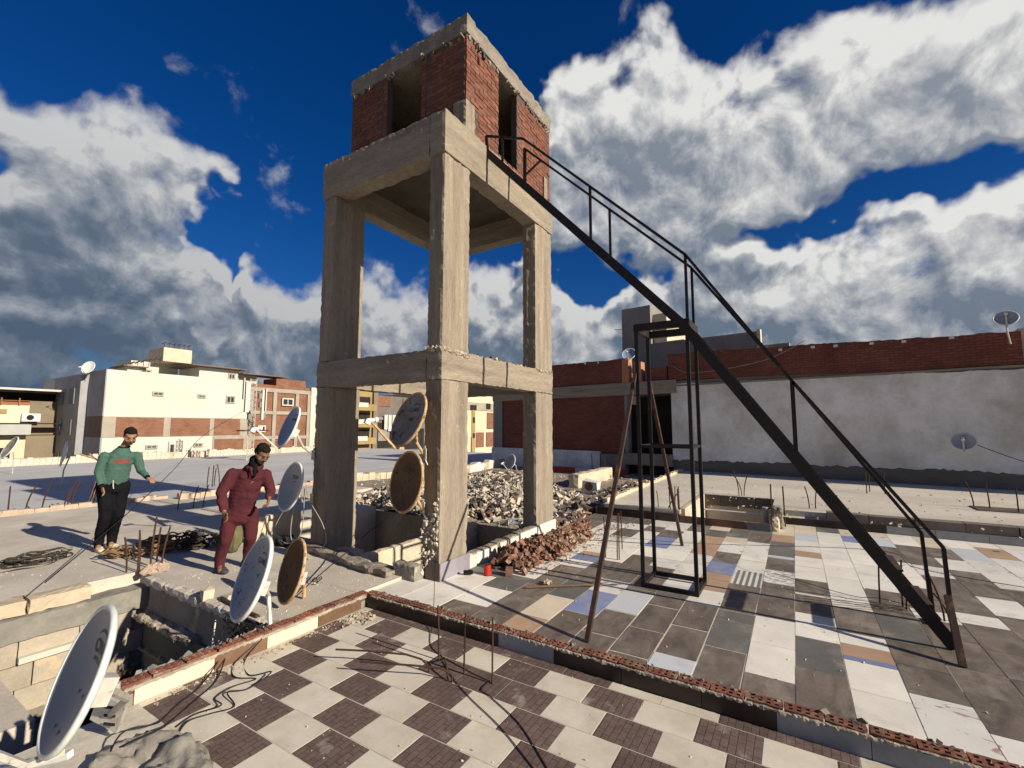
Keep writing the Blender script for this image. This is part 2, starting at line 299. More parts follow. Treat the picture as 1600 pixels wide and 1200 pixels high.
# ------------------------------------------------------------------ geometry helpers
def fin(name, me, mt, parent=None, loc=None, kind=None, label=None, cat=None, group=None, smooth=False):
    if mt is not None and not me.materials: me.materials.append(mt)
    o = bpy.data.objects.new(name, me); COL.objects.link(o)
    if parent: o.parent = parent
    if loc: o.location = loc
    tag(o, label, cat, group, kind)
    if smooth:
        me.polygons.foreach_set('use_smooth', [True]*len(me.polygons))
    return o
def tag(o, label=None, cat=None, group=None, kind=None):
    if label: o['label'] = label
    if cat: o['category'] = cat
    if group: o['group'] = group
    if kind: o['kind'] = kind
def empty(name, loc, label, cat, group=None, rz=0):
    o = bpy.data.objects.new(name, None); COL.objects.link(o); o.location = loc; o.rotation_euler.z = rz
    o.empty_display_size = .1
    tag(o, label, cat, group); o['_loc'] = 1
    del o['_loc']
    return o
class MB:
    def __init__(s, org=(0,0,0)): s.v = []; s.f = []; s.mi = []; s.o = Vector(org)
    def add(s, vs, fs, mi=0):
        b = len(s.v); s.v += [tuple(Vector(v)-s.o) for v in vs]; s.f += [tuple(b+i for i in f) for f in fs]; s.mi += [mi]*len(fs)
    def box(s, x0, x1, y0, y1, z0, z1, mi=0, jit=0, rnd=random):
        vs = [(x, y, z) for z in (z0, z1) for y in (y0, y1) for x in (x0, x1)]
        if jit: vs = [tuple(c+rnd.uniform(-jit, jit) for c in v) for v in vs]
        s.add(vs, [(0,2,3,1),(4,5,7,6),(0,1,5,4),(2,6,7,3),(0,4,6,2),(1,3,7,5)], mi)
    def obox(s, c, sz, rot, mi=0, jit=0, rnd=random):
        M = rot if isinstance(rot, Matrix) else Matrix.Rotation(rot, 3, 'Z')
        vs = []
        for z in (-.5,.5):
            for y in (-.5,.5):
                for x in (-.5,.5):
                    p = Vector((x*sz[0], y*sz[1], z*sz[2]))
                    if jit: p += Vector([rnd.uniform(-jit, jit)*sz[i] for i in range(3)])
                    vs.append(tuple(M@p+Vector(c)))
        s.add(vs, [(0,2,3,1),(4,5,7,6),(0,1,5,4),(2,6,7,3),(0,4,6,2),(1,3,7,5)], mi)
    def beam(s, a, b, w, h, mi=0, upv=(0,0,1)):
        a = Vector(a); b = Vector(b); d = b-a; L = d.length; d.normalize(); u = Vector(upv)
        if abs(d.dot(u)) > .98: u = Vector((1,0,0))
        sd_ = d.cross(u).normalized(); u = sd_.cross(d)
        M = Matrix((d, sd_, u)).transposed(); s.obox((a+b)/2, (L, w, h), M, mi)
    def tube(s, pts, r, n=8, mi=0, cap=True, radii=None):
        pts = [Vector(p) for p in pts]; N = len(pts); base = len(s.v); prev = None
        for i, p in enumerate(pts):
            d = (pts[min(i+1,N-1)]-pts[max(i-1,0)]).normalized()
            if prev is None:
                a = Vector((0,0,1)) if abs(d.z) < .9 else Vector((1,0,0)); e1 = d.cross(a).normalized()
            else:
                e1 = (prev-d*prev.dot(d)); e1 = e1.normalized() if e1.length > 1e-6 else d.orthogonal().normalized()
            prev = e1; e2 = d.cross(e1); rr = radii[i] if radii else r
            for k in range(n):
                an = 2*math.pi*k/n; s.v.append(tuple(p+(e1*math.cos(an)+e2*math.sin(an))*rr-s.o))
        for i in range(N-1):
            for k in range(n):
                k2 = (k+1) % n
                s.f.append((base+i*n+k, base+i*n+k2, base+(i+1)*n+k2, base+(i+1)*n+k)); s.mi.append(mi)
        if cap:
            s.f.append(tuple(base+k for k in range(n))[::-1]); s.mi.append(mi)
            s.f.append(tuple(base+(N-1)*n+k for k in range(n))); s.mi.append(mi)
    def poly(s, pts, z0, z1, mi=0):
        n = len(pts); vs = [(x,y,z0) for x,y in pts]+[(x,y,z1) for x,y in pts]
        s.add(vs, [tuple(range(n))[::-1], tuple(range(n,2*n))]+[(i,(i+1)%n,n+(i+1)%n,n+i) for i in range(n)], mi)
    def mesh(s, name):
        me = bpy.data.meshes.new(name); me.from_pydata(s.v, [], s.f); 
        if any(s.mi): me.polygons.foreach_set('material_index', s.mi)
        me.update(); return me
    def build(s, name, mt, parent=None, **k):
        me = s.mesh(name)
        if isinstance(mt, (list, tuple)):
            for q in mt: me.materials.append(q)
            mt = None
        return fin(name, me, mt, parent, **k)
def fbm(p, sc, oct=3):
    return mnoise.fractal(Vector(p)*sc, .9, 2.0, oct)
def rough_box(x0, x1, y0, y1, z0, z1, step=.06, amp=.006, edge=.012, disp=None, org=(0,0,0), sc=9):
    """subdivided box whose surface and arrises are uneven like poured concrete"""
    bm = bmesh.new(); dims = (x1-x0, y1-y0, z1-z0); lo = Vector((x0,y0,z0)); n = [max(1, int(round(d/step))) for d in dims]
    grid = {}
    def vert(i, j, k):
        key = (i,j,k)
        if key in grid: return grid[key]
        p = lo+Vector((dims[0]*i/n[0], dims[1]*j/n[1], dims[2]*k/n[2])); nr = Vector()
        ne = 0
        for a, (q, m_) in enumerate(((i,n[0]),(j,n[1]),(k,n[2]))):
            if q == 0: nr[a] -= 1; ne += 1
            elif q == m_: nr[a] += 1; ne += 1
        d = fbm(p, sc)*amp
        if ne >= 2: d -= abs(fbm(p+Vector((3,7,1)), sc*1.7))*edge*1.6
        q = p+nr.normalized()*d
        if disp: q = q+disp(p, nr, ne)
        grid[key] = bm.verts.new(q-Vector(org)); return grid[key]
    def quad(a, b, c, d): bm.faces.new((a, b, c, d))
    for i in range(n[0]):
        for j in range(n[1]):
            quad(vert(i,j,0), vert(i,j+1,0), vert(i+1,j+1,0), vert(i+1,j,0)); quad(vert(i,j,n[2]), vert(i+1,j,n[2]), vert(i+1,j+1,n[2]), vert(i,j+1,n[2]))
    for i in range(n[0]):
        for k in range(n[2]):
            quad(vert(i,0,k), vert(i+1,0,k), vert(i+1,0,k+1), vert(i,0,k+1)); quad(vert(i,n[1],k), vert(i,n[1],k+1), vert(i+1,n[1],k+1), vert(i+1,n[1],k))
    for j in range(n[1]):
        for k in range(n[2]):
            quad(vert(0,j,k), vert(0,j,k+1), vert(0,j+1,k+1), vert(0,j+1,k)); quad(vert(n[0],j,k), vert(n[0],j+1,k), vert(n[0],j+1,k+1), vert(n[0],j,k+1))
    me = bpy.data.meshes.new('rough'); bm.to_mesh(me); bm.free(); return me
def rbox(name, b, mt, parent=None, org=(0,0,0), **k):
    kw = {a: k.pop(a) for a in ('step','amp','edge','disp','sc') if a in k}
    return fin(name, rough_box(*b, org=org, **kw), mt, parent, **k)
def struct(name, mb, mt): return mb.build(name, mt, kind='structure')
def copy_tree(o, parent=None):
    c = o.copy(); COL.objects.link(c); c.parent = parent
    for ch in list(o.children): copy_tree(ch, c)
    return c
def lump(mb, c, sz, rnd, mi=0):
    """one broken piece: a box knocked out of shape"""
    M = Matrix.Rotation(rnd.uniform(0,6.28), 3, 'Z')@Matrix.Rotation(rnd.uniform(-.9,.9), 3, 'X')@Matrix.Rotation(rnd.uniform(-.9,.9), 3, 'Y')
    mb.obox(c, sz, M, mi, jit=.22, rnd=rnd)

# ================================================================== setting
b = MB(); b.box(-400,400,-400,400,-12.2,-12); struct('ground', b, dirt)
# right tiled terrace: screed bed that the tiles lie in
b = MB(); b.box(3.50,4.22,3.62,4.02,-11.9,-.0022); b.box(3.50,9.15,-6,3.617,-11.9,-.0022); b.box(9.15,10.05,-6,.33,-11.9,-.0022); struct('terrace_floor', b, mat('cream_grout', (.60,.55,.46), (.45,.41,.34), 9, bump=.2))
b = MB(); b.box(-4,3.375,-7,3.85,-11.9,-.0612); struct('lower_terrace_floor', b, mat('cream_grout', (.60,.55,.46), (.45,.41,.34), 9, bump=.2))
# men's roof slab round the light well and the shafts
def slab(name, pcs, mt, z0=-11.9):
    b = MB()
    for x0,x1,y0,y1,z in pcs: b.box(x0,x1,y0,y1,z0,z)
    return struct(name, b, mt)
slab('roof_slab', [(-9,4.62,6.9,13.3,.03),(4.622,7.2,8.0,13.3,.03),(2.52,4.30,4.03,6.898,.03),(4.302,4.62,5.36,6.898,.03),(7.202,9.3,10.5,13.3,.03)], slabc)
slab('light_well_ledge', [(-4,1.30,5.3,6.89,-.55),(-4,1.0,3.86,5.298,-.68),(1.0,2.52,4.05,6.89,-3.6)], slabc)
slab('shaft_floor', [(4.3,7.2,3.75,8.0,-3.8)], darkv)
slab('dirt_roof', [(7.202,22,3.62,10.49,-.05),(9.302,22,10.492,13.3,-.05)], dirt)
slab('far_roof_slab', [(9.17,17.8,1.93,3.42,.22),(11.6,17.8,.44,1.928,.22),(10.28,17.8,-14,.438,.22),(10.052,10.278,-14,.438,.12),(9.16,10.05,.331,.438,-.06),(9.17,11.6,.44,1.93,-2.5)], slabf)
slab('neighbour_roof', [(-14,27.5,13.5,31.2,-.06)], slabn)
# rubble mound carrying the debris
def mound_h(x, y):
    d = 1-((x-9.9)/2.9)**2*(.9 if x > 9.9 else 1.1)-((y-6.9)/3.2)**2
    e_ = min(1, max(0, (y-.505*x-.1)/.9)) if x > 8 else min(1, max(0,(y-3.9)/.8))
    return max(-.12, e_*.46*max(0, d)**.8+.10*fbm((x,y,0), 1.1)+.04*fbm((x,y,5), 4))
vs = []; fs = []; NX, NY = 90, 90; X0, X1, Y0, Y1 = 7.21, 13.5, 3.64, 10.4
for i in range(NX+1):
    for j in range(NY+1):
        x = X0+(X1-X0)*i/NX; y = Y0+(Y1-Y0)*j/NY; vs.append((x, y, -.05+mound_h(x, y)))
for i in range(NX):
    for j in range(NY):
        a = i*(NY+1)+j; fs.append((a, a+NY+1, a+NY+2, a+1))
b = MB(); b.add(vs, fs); struct('dirt_mound', b, dirt)

# ------------------------------------------------------------------ tiles of the right terrace
YB = [4.02,3.625,3.12,2.70,2.35,2.03,1.69,1.36,1.04,.72,.40,.08,-.24,-.57,-.89,-1.22,-1.55,-1.87,-2.20,-2.52,-2.85,-3.2]
TC = ["W4.2",
 "W4.2 W4.7 G5.25 W5.8 W6.4 D7 W7.6 D8.2 D9.13",
 "D3.89 W4.39 G4.88 W5.5 W6.1 W6.7 W7.3 W7.9 F8.5 D9.13",
 "D3.8 D4.34 D4.75 D5.23 D5.58 W5.89 B6.16 P6.35 W6.9 W7.5 D8.1 F8.6 D9.13",
 "P3.94 C4.53 G5.1 D5.37 D6.05 W6.5 W6.99 W7.55 W8.1 D8.55 F9.13",
 "D4.25 B4.9 F5.23 L5.34 D5.95 D6.54 W7.09 B7.81 D8.39 F9.13",
 "D3.92 D4.48 L5.09 G5.19 D5.71 D6.14 F6.54 W7.05 W7.75 W8.5 D9.13",
 "D3.7 D4.22 D4.83 D5.16 G5.3 L5.55 W6.04 W6.5 F7.05 P7.65 P8.28 G8.8 C9.13",
 "L3.86 D4.46 D5.1 W5.57 P5.98 P6.25 B6.79 D7.34 F8 C8.4 G8.9 D9.13",
 "D4.2 G4.81 G5.07 D5.41 D5.95 S6.54 W7.06 W7.63 F8.22 D8.88 G9.13",
 "D3.9 W4.47 W5.09 D5.76 D6.2 K6.76 D7.39 L7.53 G8.44 P8.97 C10.02",
 "D4.2 G4.79 W5.39 D5.96 W6.01 D6.55 W7.14 W7.65 P7.99 W8.7 L9.27 C10.02",
 "W4.04 W4.52 B4.6 P4.84 W5.1 D5.76 W6.25 W6.82 W7.36 W7.75 W8.6 W9.58 G10.02",
 "F4.19 D4.65 D5.09 G5.72 D6.56 W7.1 W7.64 W8.27 W8.99 B9.46 C10.02",
 "F3.9 D4.4 D4.8 D5.4 D5.82 W6.1 D6.89 W7.69 F8.04 D8.95 L9.66 C10.02",
 "W3.9 D4.3 D4.79 D5.3 D5.9 W6.2 D6.8 D7.5 F8 D8.58 D9.2 W10.02",
 "W4 P4.5 P5.1 D5.7 D6.29 W6.88 D7.96 W8.55 D9.24 C10.02",
 "W4.5 D5.1 D5.7 W6.68 D7.35 W8.02 F8.7 L9.39 W10.02",
 "D4.5 G5.1 W5.7 W6.6 D7.3 F8 F8.96 P9.64 W10.02",
 "W4.5 D5.1 W5.7 F6.6 D7.3 W8 W8.96 F9.64 W10.02",
 "W4.5 D5.1 W5.7 D6.6 D7.3 F8 W8.96 D9.64 W10.02"]
floor_t = bpy.data.objects['terrace_floor']
rt_ = random.Random(5)
for ci, s_ in enumerate(TC):
    y1, y0 = YB[ci], YB[ci+1]; x = 3.552
    for tok in s_.split():
        c, xe = tok[0], float(tok[1:])
        n = max(1, int(math.ceil((xe-x)/.72)))
        for q in range(n):
            xa = x+(xe-x)*q/n; xb = x+(xe-x)*(q+1)/n
            gp = .008 if c == 'D' and 5 <= ci <= 9 and xa < 5.2 else .003
            b = MB((xa, y0, 0)); dz = rt_.uniform(-.0015, .0015)
            b.box(xa+gp, xb-gp, y0+gp, y1-gp, -.02, dz)
            b.build('floor_tile', TM[c], floor_t, loc=(xa, y0, 0))
        x = xe
# ------------------------------------------------------------------ tiles of the lower terrace
low_t = bpy.data.objects['lower_terrace_floor']
shared = {}
ZL = -.06
XC = [3.27-.262*k for k in range(0, 8)]
def low_tile(xa, xb, ya, yb, mt):
    w = round(xb-xa, 3); h = round(yb-ya, 3); key = (w, h, mt.name)
    if key not in shared:
        b = MB(); b.box(0, w, 0, h, -.012, 0); me = b.mesh('floor_tile'); me.materials.append(mt); shared[key] = me
    o = bpy.data.objects.new('floor_tile', shared[key]); COL.objects.link(o); o.parent = low_t; o.location = (xa, ya, ZL+rt_.uniform(-.0006,.001))
for k in range(7):
    xa, xb = XC[k+1]+.004, XC[k]-.004
    y = .245-.187*k+.0
    yy = y-.715*4; nmax = 3.83
    while yy < 3.84:
        for d, mt in ((0, paver), (.359, pavelt)):
            ya = yy+d; yb = ya+.352 if d == 0 else yy+.712
            yb = min(yb, 3.835); 
            odd = (k == 1 and abs(ya-1.85) < .1 and d)
            if yb-ya > .05 and not (k >= 6 and ya < 1.2): low_tile(xa, xb, ya, yb, paver if odd else mt)
        yy += .715
for i in range(14):                               # cut strip against the wall
    ya = -1.3+.36*i; low_tile(3.273, 3.372, ya, min(ya+.355, 3.83), paver if 1.0 < ya < 3.0 or rt_.random() < .5 else pavelt)

# ------------------------------------------------------------------ brick parapets
def hollow_brick(L=.198, Wd=.098, H=.062):
    """perforated clay brick, two rows of four holes open at the top"""
    bm = bmesh.new(); xs = [0]; 
    for k in range(4): xs += [L*(.10+k*.225), L*(.10+k*.225+.115)]
    xs += [L]; ys = [0, Wd*.20, Wd*.40, Wd*.60, Wd*.80, Wd]
    V = {}
    rr = random.Random(11)
    def v(i, j, z): 
        if (i,j,z) not in V:
            e = .0015 if 0 < i < len(xs)-1 else .003
            V[(i,j,z)] = bm.verts.new((xs[i]-L/2+rr.uniform(-e,e), ys[j]-Wd/2+rr.uniform(-e,e), (H if z == 1 else (0 if z == 0 else H*.45))+ (rr.uniform(-.002,.002) if z == 1 else 0)))
        return V[(i,j,z)]
    nx, ny = len(xs)-1, len(ys)-1
    for i in range(nx):
        for j in range(ny):
            if i % 2 == 1 and j in (1, 3):
                bm.faces.new((v(i,j,2), v(i+1,j,2), v(i+1,j+1,2), v(i,j+1,2)))
                for (a, c) in (((i,j),(i+1,j)),((i+1,j),(i+1,j+1)),((i+1,j+1),(i,j+1)),((i,j+1),(i,j))):
                    bm.faces.new((v(*a,1), v(*c,1), v(*c,2), v(*a,2)))
            else: bm.faces.new((v(i,j,1), v(i+1,j,1), v(i+1,j+1,1), v(i,j+1,1)))
    for i in range(nx):
        bm.faces.new((v(i,0,0), v(i+1,0,0), v(i+1,0,1), v(i,0,1))); bm.faces.new((v(i,ny,1), v(i+1,ny,1), v(i+1,ny,0), v(i,ny,0)))
    for j in range(ny):
        bm.faces.new((v(0,j,1), v(0,j+1,1), v(0,j+1,0), v(0,j,0))); bm.faces.new((v(nx,j,0), v(nx,j+1,0), v(nx,j+1,1), v(nx,j,1)))
    me = bpy.data.meshes.new('brick'); bm.to_mesh(me); bm.free(); me.materials.append(brickm); return me
hb = hollow_brick()
rp = random.Random(9)
par = empty('brick_parapet', (3.45, 0, -.06), 'low wall of perforated red bricks between the two tiled terraces', 'parapet')
O = Vector((3.45, 0, -.06))
rbox('wall_core', (3.392,3.50,-6,3.86,-.4,.005), mortar, par, org=O, step=.035, amp=.006, edge=.012)
yb_ = 3.80
while yb_ > -3:
    L = .2
    o = bpy.data.objects.new('brick', hb); COL.objects.link(o); o.parent = par
    o.location = Vector((3.446+rp.uniform(-.004,.004), yb_, .006+rp.uniform(-.003,.003)))-O; o.rotation_euler = (rp.uniform(-.03,.03), rp.uniform(-.03,.03), math.pi/2+rp.uniform(-.03,.03))
    yb_ -= .2065+rp.uniform(0,.006)
ys_ = 3.838; seq = [(1.62, skd), (.52, skg), (.545, skd), (.545, skd), (.43, skd), (.46, skg), (.46, skg), (.5, skd), (.5,skd),(.5,skg)]
for ln, mt in seq:
    n = 3 if ln > 1 else 1
    for q in range(n):
        b = MB(O); l = ln/n; b.box(3.376, 3.391, ys_-l+.002, ys_-.002, -.062, .052-.004*rp.random(), 0); b.build('skirting_tile', mt, par)
        ys_ -= l
rbox('mortar_lip', (3.372,3.40,-3,3.80,.044,.062), mat('lip_mortar', (.46,.40,.31), (.22,.19,.15), 9, rough=1, bump=1, bscale=40, bdist=.01), par, org=O, step=.014, amp=.007, edge=.010, sc=22)
b = MB(O)
for i in range(150):
    s_ = rp.uniform(.008,.030)*(1.7 if i%13==0 else 1); lump(b, (3.475+rp.uniform(-.03,.04), rp.uniform(-2.5,3.8), .066+rp.uniform(-.004,.002)), (s_, s_*.8, s_*.3), rp)
b.build('mortar_crust', mat('dull_mortar', (.22,.20,.175), (.15,.135,.115), 6, rough=1, bump=.8, bscale=40), par, kind='stuff')

par2 = empty('brick_parapet', (2.3, 3.92, -.06), 'low red brick wall with cream and brown skirting beside the open light well', 'parapet')
O = Vector((2.3, 3.92, -.06))
rbox('wall_core', (1.30,3.44,3.868,4.02,-3.5,.008), mortar, par2, org=O, step=.05, amp=.008, edge=.014)
xb_ = 1.42
while xb_ < 3.45:
    o = bpy.data.objects.new('brick', hb); COL.objects.link(o); o.parent = par2
    o.location = Vector((xb_, 3.918+rp.uniform(-.005,.005), .010+rp.uniform(-.004,.004)))-O; o.rotation_euler = (rp.uniform(-.04,.04), rp.uniform(-.03,.03), rp.uniform(-.05,.05))
    xb_ += .2065+rp.uniform(0,.01)
xs_ = 1.42
for ln, mt in ((.50,skc),(.41,skb),(.48,skc),(.50,skb)):
    b = MB(O); b.box(xs_+.002, xs_+ln-.002, 3.851, 3.866, -.062, .038, 0); b.build('skirting_tile', mt, par2); xs_ += ln
rbox('mortar_lip', (1.36,3.37,3.846,3.88,.034,.060), MATS['lip_mortar'], par2, org=O, step=.015, amp=.008, edge=.010, sc=20)
b = MB(O)                                        # lumpy mortar on the back of the bricks
for i in range(60):
    x = rp.uniform(1.3,2.5); lump(b, (x, 3.985+rp.uniform(-.02,.02), .02+rp.uniform(0,.03)), (rp.uniform(.04,.12), rp.uniform(.03,.06), rp.uniform(.02,.05)), rp)
b.build('mortar_backing', mat('grey_mortar', (.30,.30,.28), (.20,.20,.19), 6, rough=1, bump=.8, bscale=40), par2, kind='stuff')

# ================================================================== concrete tower
T0 = Vector((5.7, 4.85, 0))
tower = empty('concrete_tower', T0, 'tall concrete frame tower carrying a red brick room, steel stairs leading to it', 'tower')
def planks(sc=.14, a=.006):
    def f(p, nr, ne):
        # board marks run up the columns
        if abs(nr.y) > .5: q = p.x
        elif abs(nr.x) > .5: q = p.y
        else: return Vector()
        k = math.floor(q/sc); h = (math.sin(k*12.9898)*43758.5453) % 1
        fr = (q/sc) % 1
        rid = .011 if (fr < .18 and (math.sin(k*3.1+math.floor(p.z/.5)*1.7)) > -.2) else 0
        return nr.normalized()*((h-.5)*2*a+rid*(.5+.5*fbm(p+Vector((0,0,0)), 6, 2)))
    return f
cols = {'near': (4.235,4.775,3.62,3.875), 'right': (6.62,7.24,3.62,3.875), 'left': (4.235,4.80,5.76,6.045), 'back': (6.72,7.24,5.80,6.05)}
for k, (x0,x1,y0,y1) in cols.items():
    st = .035 if k == 'near' else .045
    rbox('column', (x0,x1,y0,y1,-3.8,2.37), conc, tower, org=T0, step=st, amp=.006, edge=.010, disp=planks(), sc=7)
    rbox('column', (x0+.006,x1-.012,y0+.006,y1,2.76,5.30), conc, tower, org=T0, step=st, amp=.006, edge=.010, disp=planks(.13), sc=7)
def bump_h(a=.005, sc=.16):
    def f(p, nr, ne):
        if abs(nr.z) > .8: return Vector()
        k = math.floor(p.z/sc); return nr.normalized()*(((math.sin(k*7.77)*437.585) % 1)-.5)*2*a
    return f
bh = bump_h()
for z0, z1, e in ((2.372,2.758,0), (5.302,5.875,.012)):
    rbox('beam', (4.225-e,7.25+e,3.615-e,3.87,z0,z1), concH, tower, org=T0, step=.05, amp=.008, edge=.015, disp=bh)     # right face
    rbox('beam', (4.80,6.72,5.80,6.05+e,z0,z1), concH, tower, org=T0, step=.07, amp=.010, edge=.02, disp=bh)
    rbox('beam', (4.225-e,4.478,3.872,6.06+e,z0+.003,z1-.003), concH, tower, org=T0, step=.05, amp=.008, edge=.015, disp=bh)   # front face
    rbox('beam', (6.98,7.25+e,3.872,6.06+e,z0+.003,z1-.003), concH, tower, org=T0, step=.08, amp=.010, edge=.02, disp=bh)
for c_ in ((4.48,4.80,5.76,6.045,2.37,2.76),(4.48,4.80,5.76,6.045,5.30,5.86),(6.72,6.98,5.80,6.045,5.30,5.86),(6.72,6.98,5.80,6.045,2.37,2.76),(6.72,6.98,3.871,3.90,5.30,5.70)):
    rbox('column_head', c_, conc, tower, org=T0, step=.06, amp=.006, disp=planks())
rbox('floor_slab', (4.48,6.98,3.872,5.80,5.70,5.84), mat('shade_toned_concrete', (.12,.105,.085), (.08,.07,.056), 3, bump=.6), tower, org=T0, step=.1, amp=.006)  # concrete colour darkened to stand in for shade under the slab
rbox('floor_slab', (4.481,6.72,5.80,5.801,5.70,5.84), concH, tower, org=T0, step=.3, amp=.0)
# construction-joint crumbs where the columns were cast
b = MB(T0); r_ = random.Random(4)
for i in range(120):
    x = r_.uniform(4.24,4.77); b_ = r_.random()
    if b_ < .6: c = (x, 3.612, 2.765+r_.uniform(-.02,.015)-.05*(x-4.24)*2)
    elif b_ < .8: c = (6.63+r_.random()*.6, 3.612, 2.76+r_.uniform(-.03,.01))
    else: c = (4.226, 3.62+r_.random()*.25, 2.765+r_.uniform(-.03,.02))
    lump(b, c, (r_.uniform(.01,.04),)*3, r_)
for i in range(50): lump(b, (4.8+r_.random()*1.8, 3.66+r_.random()*.15, 2.765), (r_.uniform(.015,.06), r_.uniform(.02,.05), r_.uniform(.012,.035)), r_)
b.build('cast_joint_crumbs', mortw, tower, kind='stuff')
b = MB(T0)
for i in range(150):
    a = r_.random(); s_ = r_.uniform(.006,.024)+.02*(i%9==0); lump(b, (4.228+r_.uniform(-.012,.02)-.05*a*a, 3.63+a*.24, .35+r_.random()*.6-.35*a), (s_, s_, s_*1.3), r_)
b.build('broken_concrete_spill', slabc, tower, kind='stuff')
b = MB(T0)
for i in range(9):
    lump(b, (r_.choice([4.3+r_.random()*.5, 5.0+r_.random()*1.4]), 3.68+r_.random()*.1, 2.785), (.07,.05,.03), r_)
b.build('brick_crumbs', brickr, tower, kind='stuff')
# stub and pour shoulder at the near corner of the room
rbox('column_stub', (4.665,4.88,3.625,3.86,5.872,6.32), conc, tower, org=T0, step=.04, amp=.008, edge=.02)
b = MB(T0)
pr = [(4.235,0),(4.235,.05),(4.45,.02),(4.64,.03),(4.665,.0)]
# skirting tiles round the near column and below the right side
b.build('x', None) if False else None
def skirt(x0,x1,y0,y1,z0,z1,mt,org=T0,par=tower):
    b = MB(org); b.box(x0,x1,y0,y1,z0,z1); b.build('skirting_tile', mt, par)
greyp = mat('mauve_skirting', (.27,.255,.29), (.21,.20,.23), 3, rough=.4, bump=.05)
skirt(4.222,4.79,3.585,3.60,-.001,.20,greyp); skirt(4.207,4.221,3.585,3.80,-.001,.20,mat('brown_marble_skirting', (.16,.12,.10), (.09,.07,.06), 5, rough=.4, bump=.05))
skw = mat('white_blue_skirting', (.68,.64,.58), (.62,.58,.55), 5, rough=.4, bump=0, spots=(.30,.33,.46), spot_scale=9, spot_thr=.64)
skp = mat('peach_skirting', (.68,.55,.42), (.66,.60,.50), 5, rough=.4, bump=0)
for x0,x1,mt,h in ((4.792,4.94,skp,.15),(4.943,5.3,skw,.16),(5.303,5.42,skp,.16),(5.50,5.85,skp,.17),(5.853,6.0,skw,.17),(6.06,6.3,skw,.19),(6.303,6.58,skw,.19),(6.62,6.9,skw,.21),(6.903,7.25,skw,.21)):
    skirt(x0,x1,3.585,3.60,-.001,h,mt)
for x0,x1,h in ((4.78,5.44,.17),(5.44,6.03,.185),(6.03,6.62,.205)):
    rbox('low_wall', (x0,x1-.01,3.603,3.72,-.8,h), mortar, tower, org=T0, step=.05, amp=.008, edge=.012)
b = MB(T0); b.box(4.23,4.79,3.6,3.622,-.02,.19); b.box(6.62,7.25,3.6,3.622,-.02,.2); b.build('skirting_bed', mortar, tower)

# brick room: mortar body with bricks standing proud of it
RX0,RX1,RY0,RY1,RZ0,RZ1 = 4.672,7.215,3.632,6.035,5.876,7.30
def wall_boxes(b, th=.11):
    i = .006
    for (a, c, z0, z1) in ((RX0+i,5.485,RZ0,RZ1),(6.035,RX1-i,RZ0,RZ1)): b.box(a, c, RY0+i, RY0+th, z0, z1)
    for (a, c) in ((RY0+th,4.47),(5.19,RY1-i)): b.box(RX0+i, RX0+th, a, c, RZ0, RZ1)
    b.box(RX1-th, RX1-i, RY0+th, RY1-i, RZ0, RZ1); b.box(RX0+th, RX1-th, RY1-th, RY1-i, RZ0, RZ1)
b = MB(T0); wall_boxes(b); room = b.build('brick_wall', mat('shade_toned_mortar', (.11,.09,.075), (.07,.058,.048), 6, bump=.8), tower)  # mortar colour darkened to imitate the unlit inside of the room
bm_ = []
for v in range(6):
    q = MB(); r2 = random.Random(v); q.box(-.095,.095,-.0,.03,0,.054, jit=.0022, rnd=r2); me = q.mesh('brick'); me.materials.append(brickt); bm_.append(me)
bh_ = []
for v in range(3):
    q = MB(); r2 = random.Random(v+20); q.box(-.044,.044,-.0,.03,0,.054, jit=.002, rnd=r2); me = q.mesh('brick'); me.materials.append(brickt); bh_.append(me)
rq = random.Random(8); cand = []
pitch_z = .0645; nrow = int((RZ1-RZ0-.01)/pitch_z)
for row in range(nrow):
    z = RZ0+.008+row*pitch_z
    # right face, normal -Y
    x = RX0+(.1 if row % 2 else 0)
    if row % 2: cand.append((RX0+.046, RY0, z, 0, 1))
    while x < RX1-.19:
        cand.append((x+.1, RY0, z, 0, 0)); x += .203
    if x < RX1-.08: cand.append((x+.05, RY0, z, 0, 1))
    y = RY0+(.13 if row % 2 else .03)
    while y < RY1-.19:
        cand.append((RX0, y+.1, z, 1, 0)); y += .203
    if y < RY1-.08: cand.append((RX0, y+.05, z, 1, 1))
use = []
for c in cand:
    x, y, z, f, hf = c; hw = .05 if hf else .1
    if f == 0:
        if 5.485-hw < x < 6.035+hw and z > 5.9:
            if x < 5.76: d = 5.485-(x-hw)
            else: d = (x+hw)-6.035
            if d > .07: use.append(((5.485-.046) if x < 5.76 else 6.035+.046, y, z, f, 1))
            continue
        if x < 4.89 and z < 6.30: continue
    else:
        if 4.47-hw < y < 5.19+hw:
            if y < 4.83: d = 4.47-(y-hw)
            else: d = (y+hw)-5.19
            if d > .07: use.append((x, (4.47-.046) if y < 4.83 else 5.19+.046, z, f, 1))
            continue
        if y < 3.87 and z < 6.3: continue
    use.append(c)
use.sort(key=lambda c: (Vector(c[:3])-Vector((0,0,CAM_Z))).length)
far_b = MB(T0)
for i, (x, y, z, f, hf) in enumerate(use):
    pop = rq.uniform(-.004,.006); 
    if i < 300:
        me = rq.choice(bh_ if hf else bm_); o = bpy.data.objects.new('brick', me); COL.objects.link(o); o.parent = room
        o.location = Vector((x, y-pop, z) if f == 0 else (x-pop, y, z))-T0
        o.rotation_euler = (0, rq.uniform(-.012,.012), (0 if f == 0 else -math.pi/2)+rq.uniform(-.02,.02))
    else:
        hw = .044 if hf else .095
        if f == 0: far_b.box(x-hw, x+hw, y-pop, y+.03, z, z+.054, jit=.002, rnd=rq)
        else: far_b.box(x-pop, x+.03, y-hw, y+hw, z, z+.054, jit=.002, rnd=rq)
far_b.build('brick', brickt, room, kind='stuff')
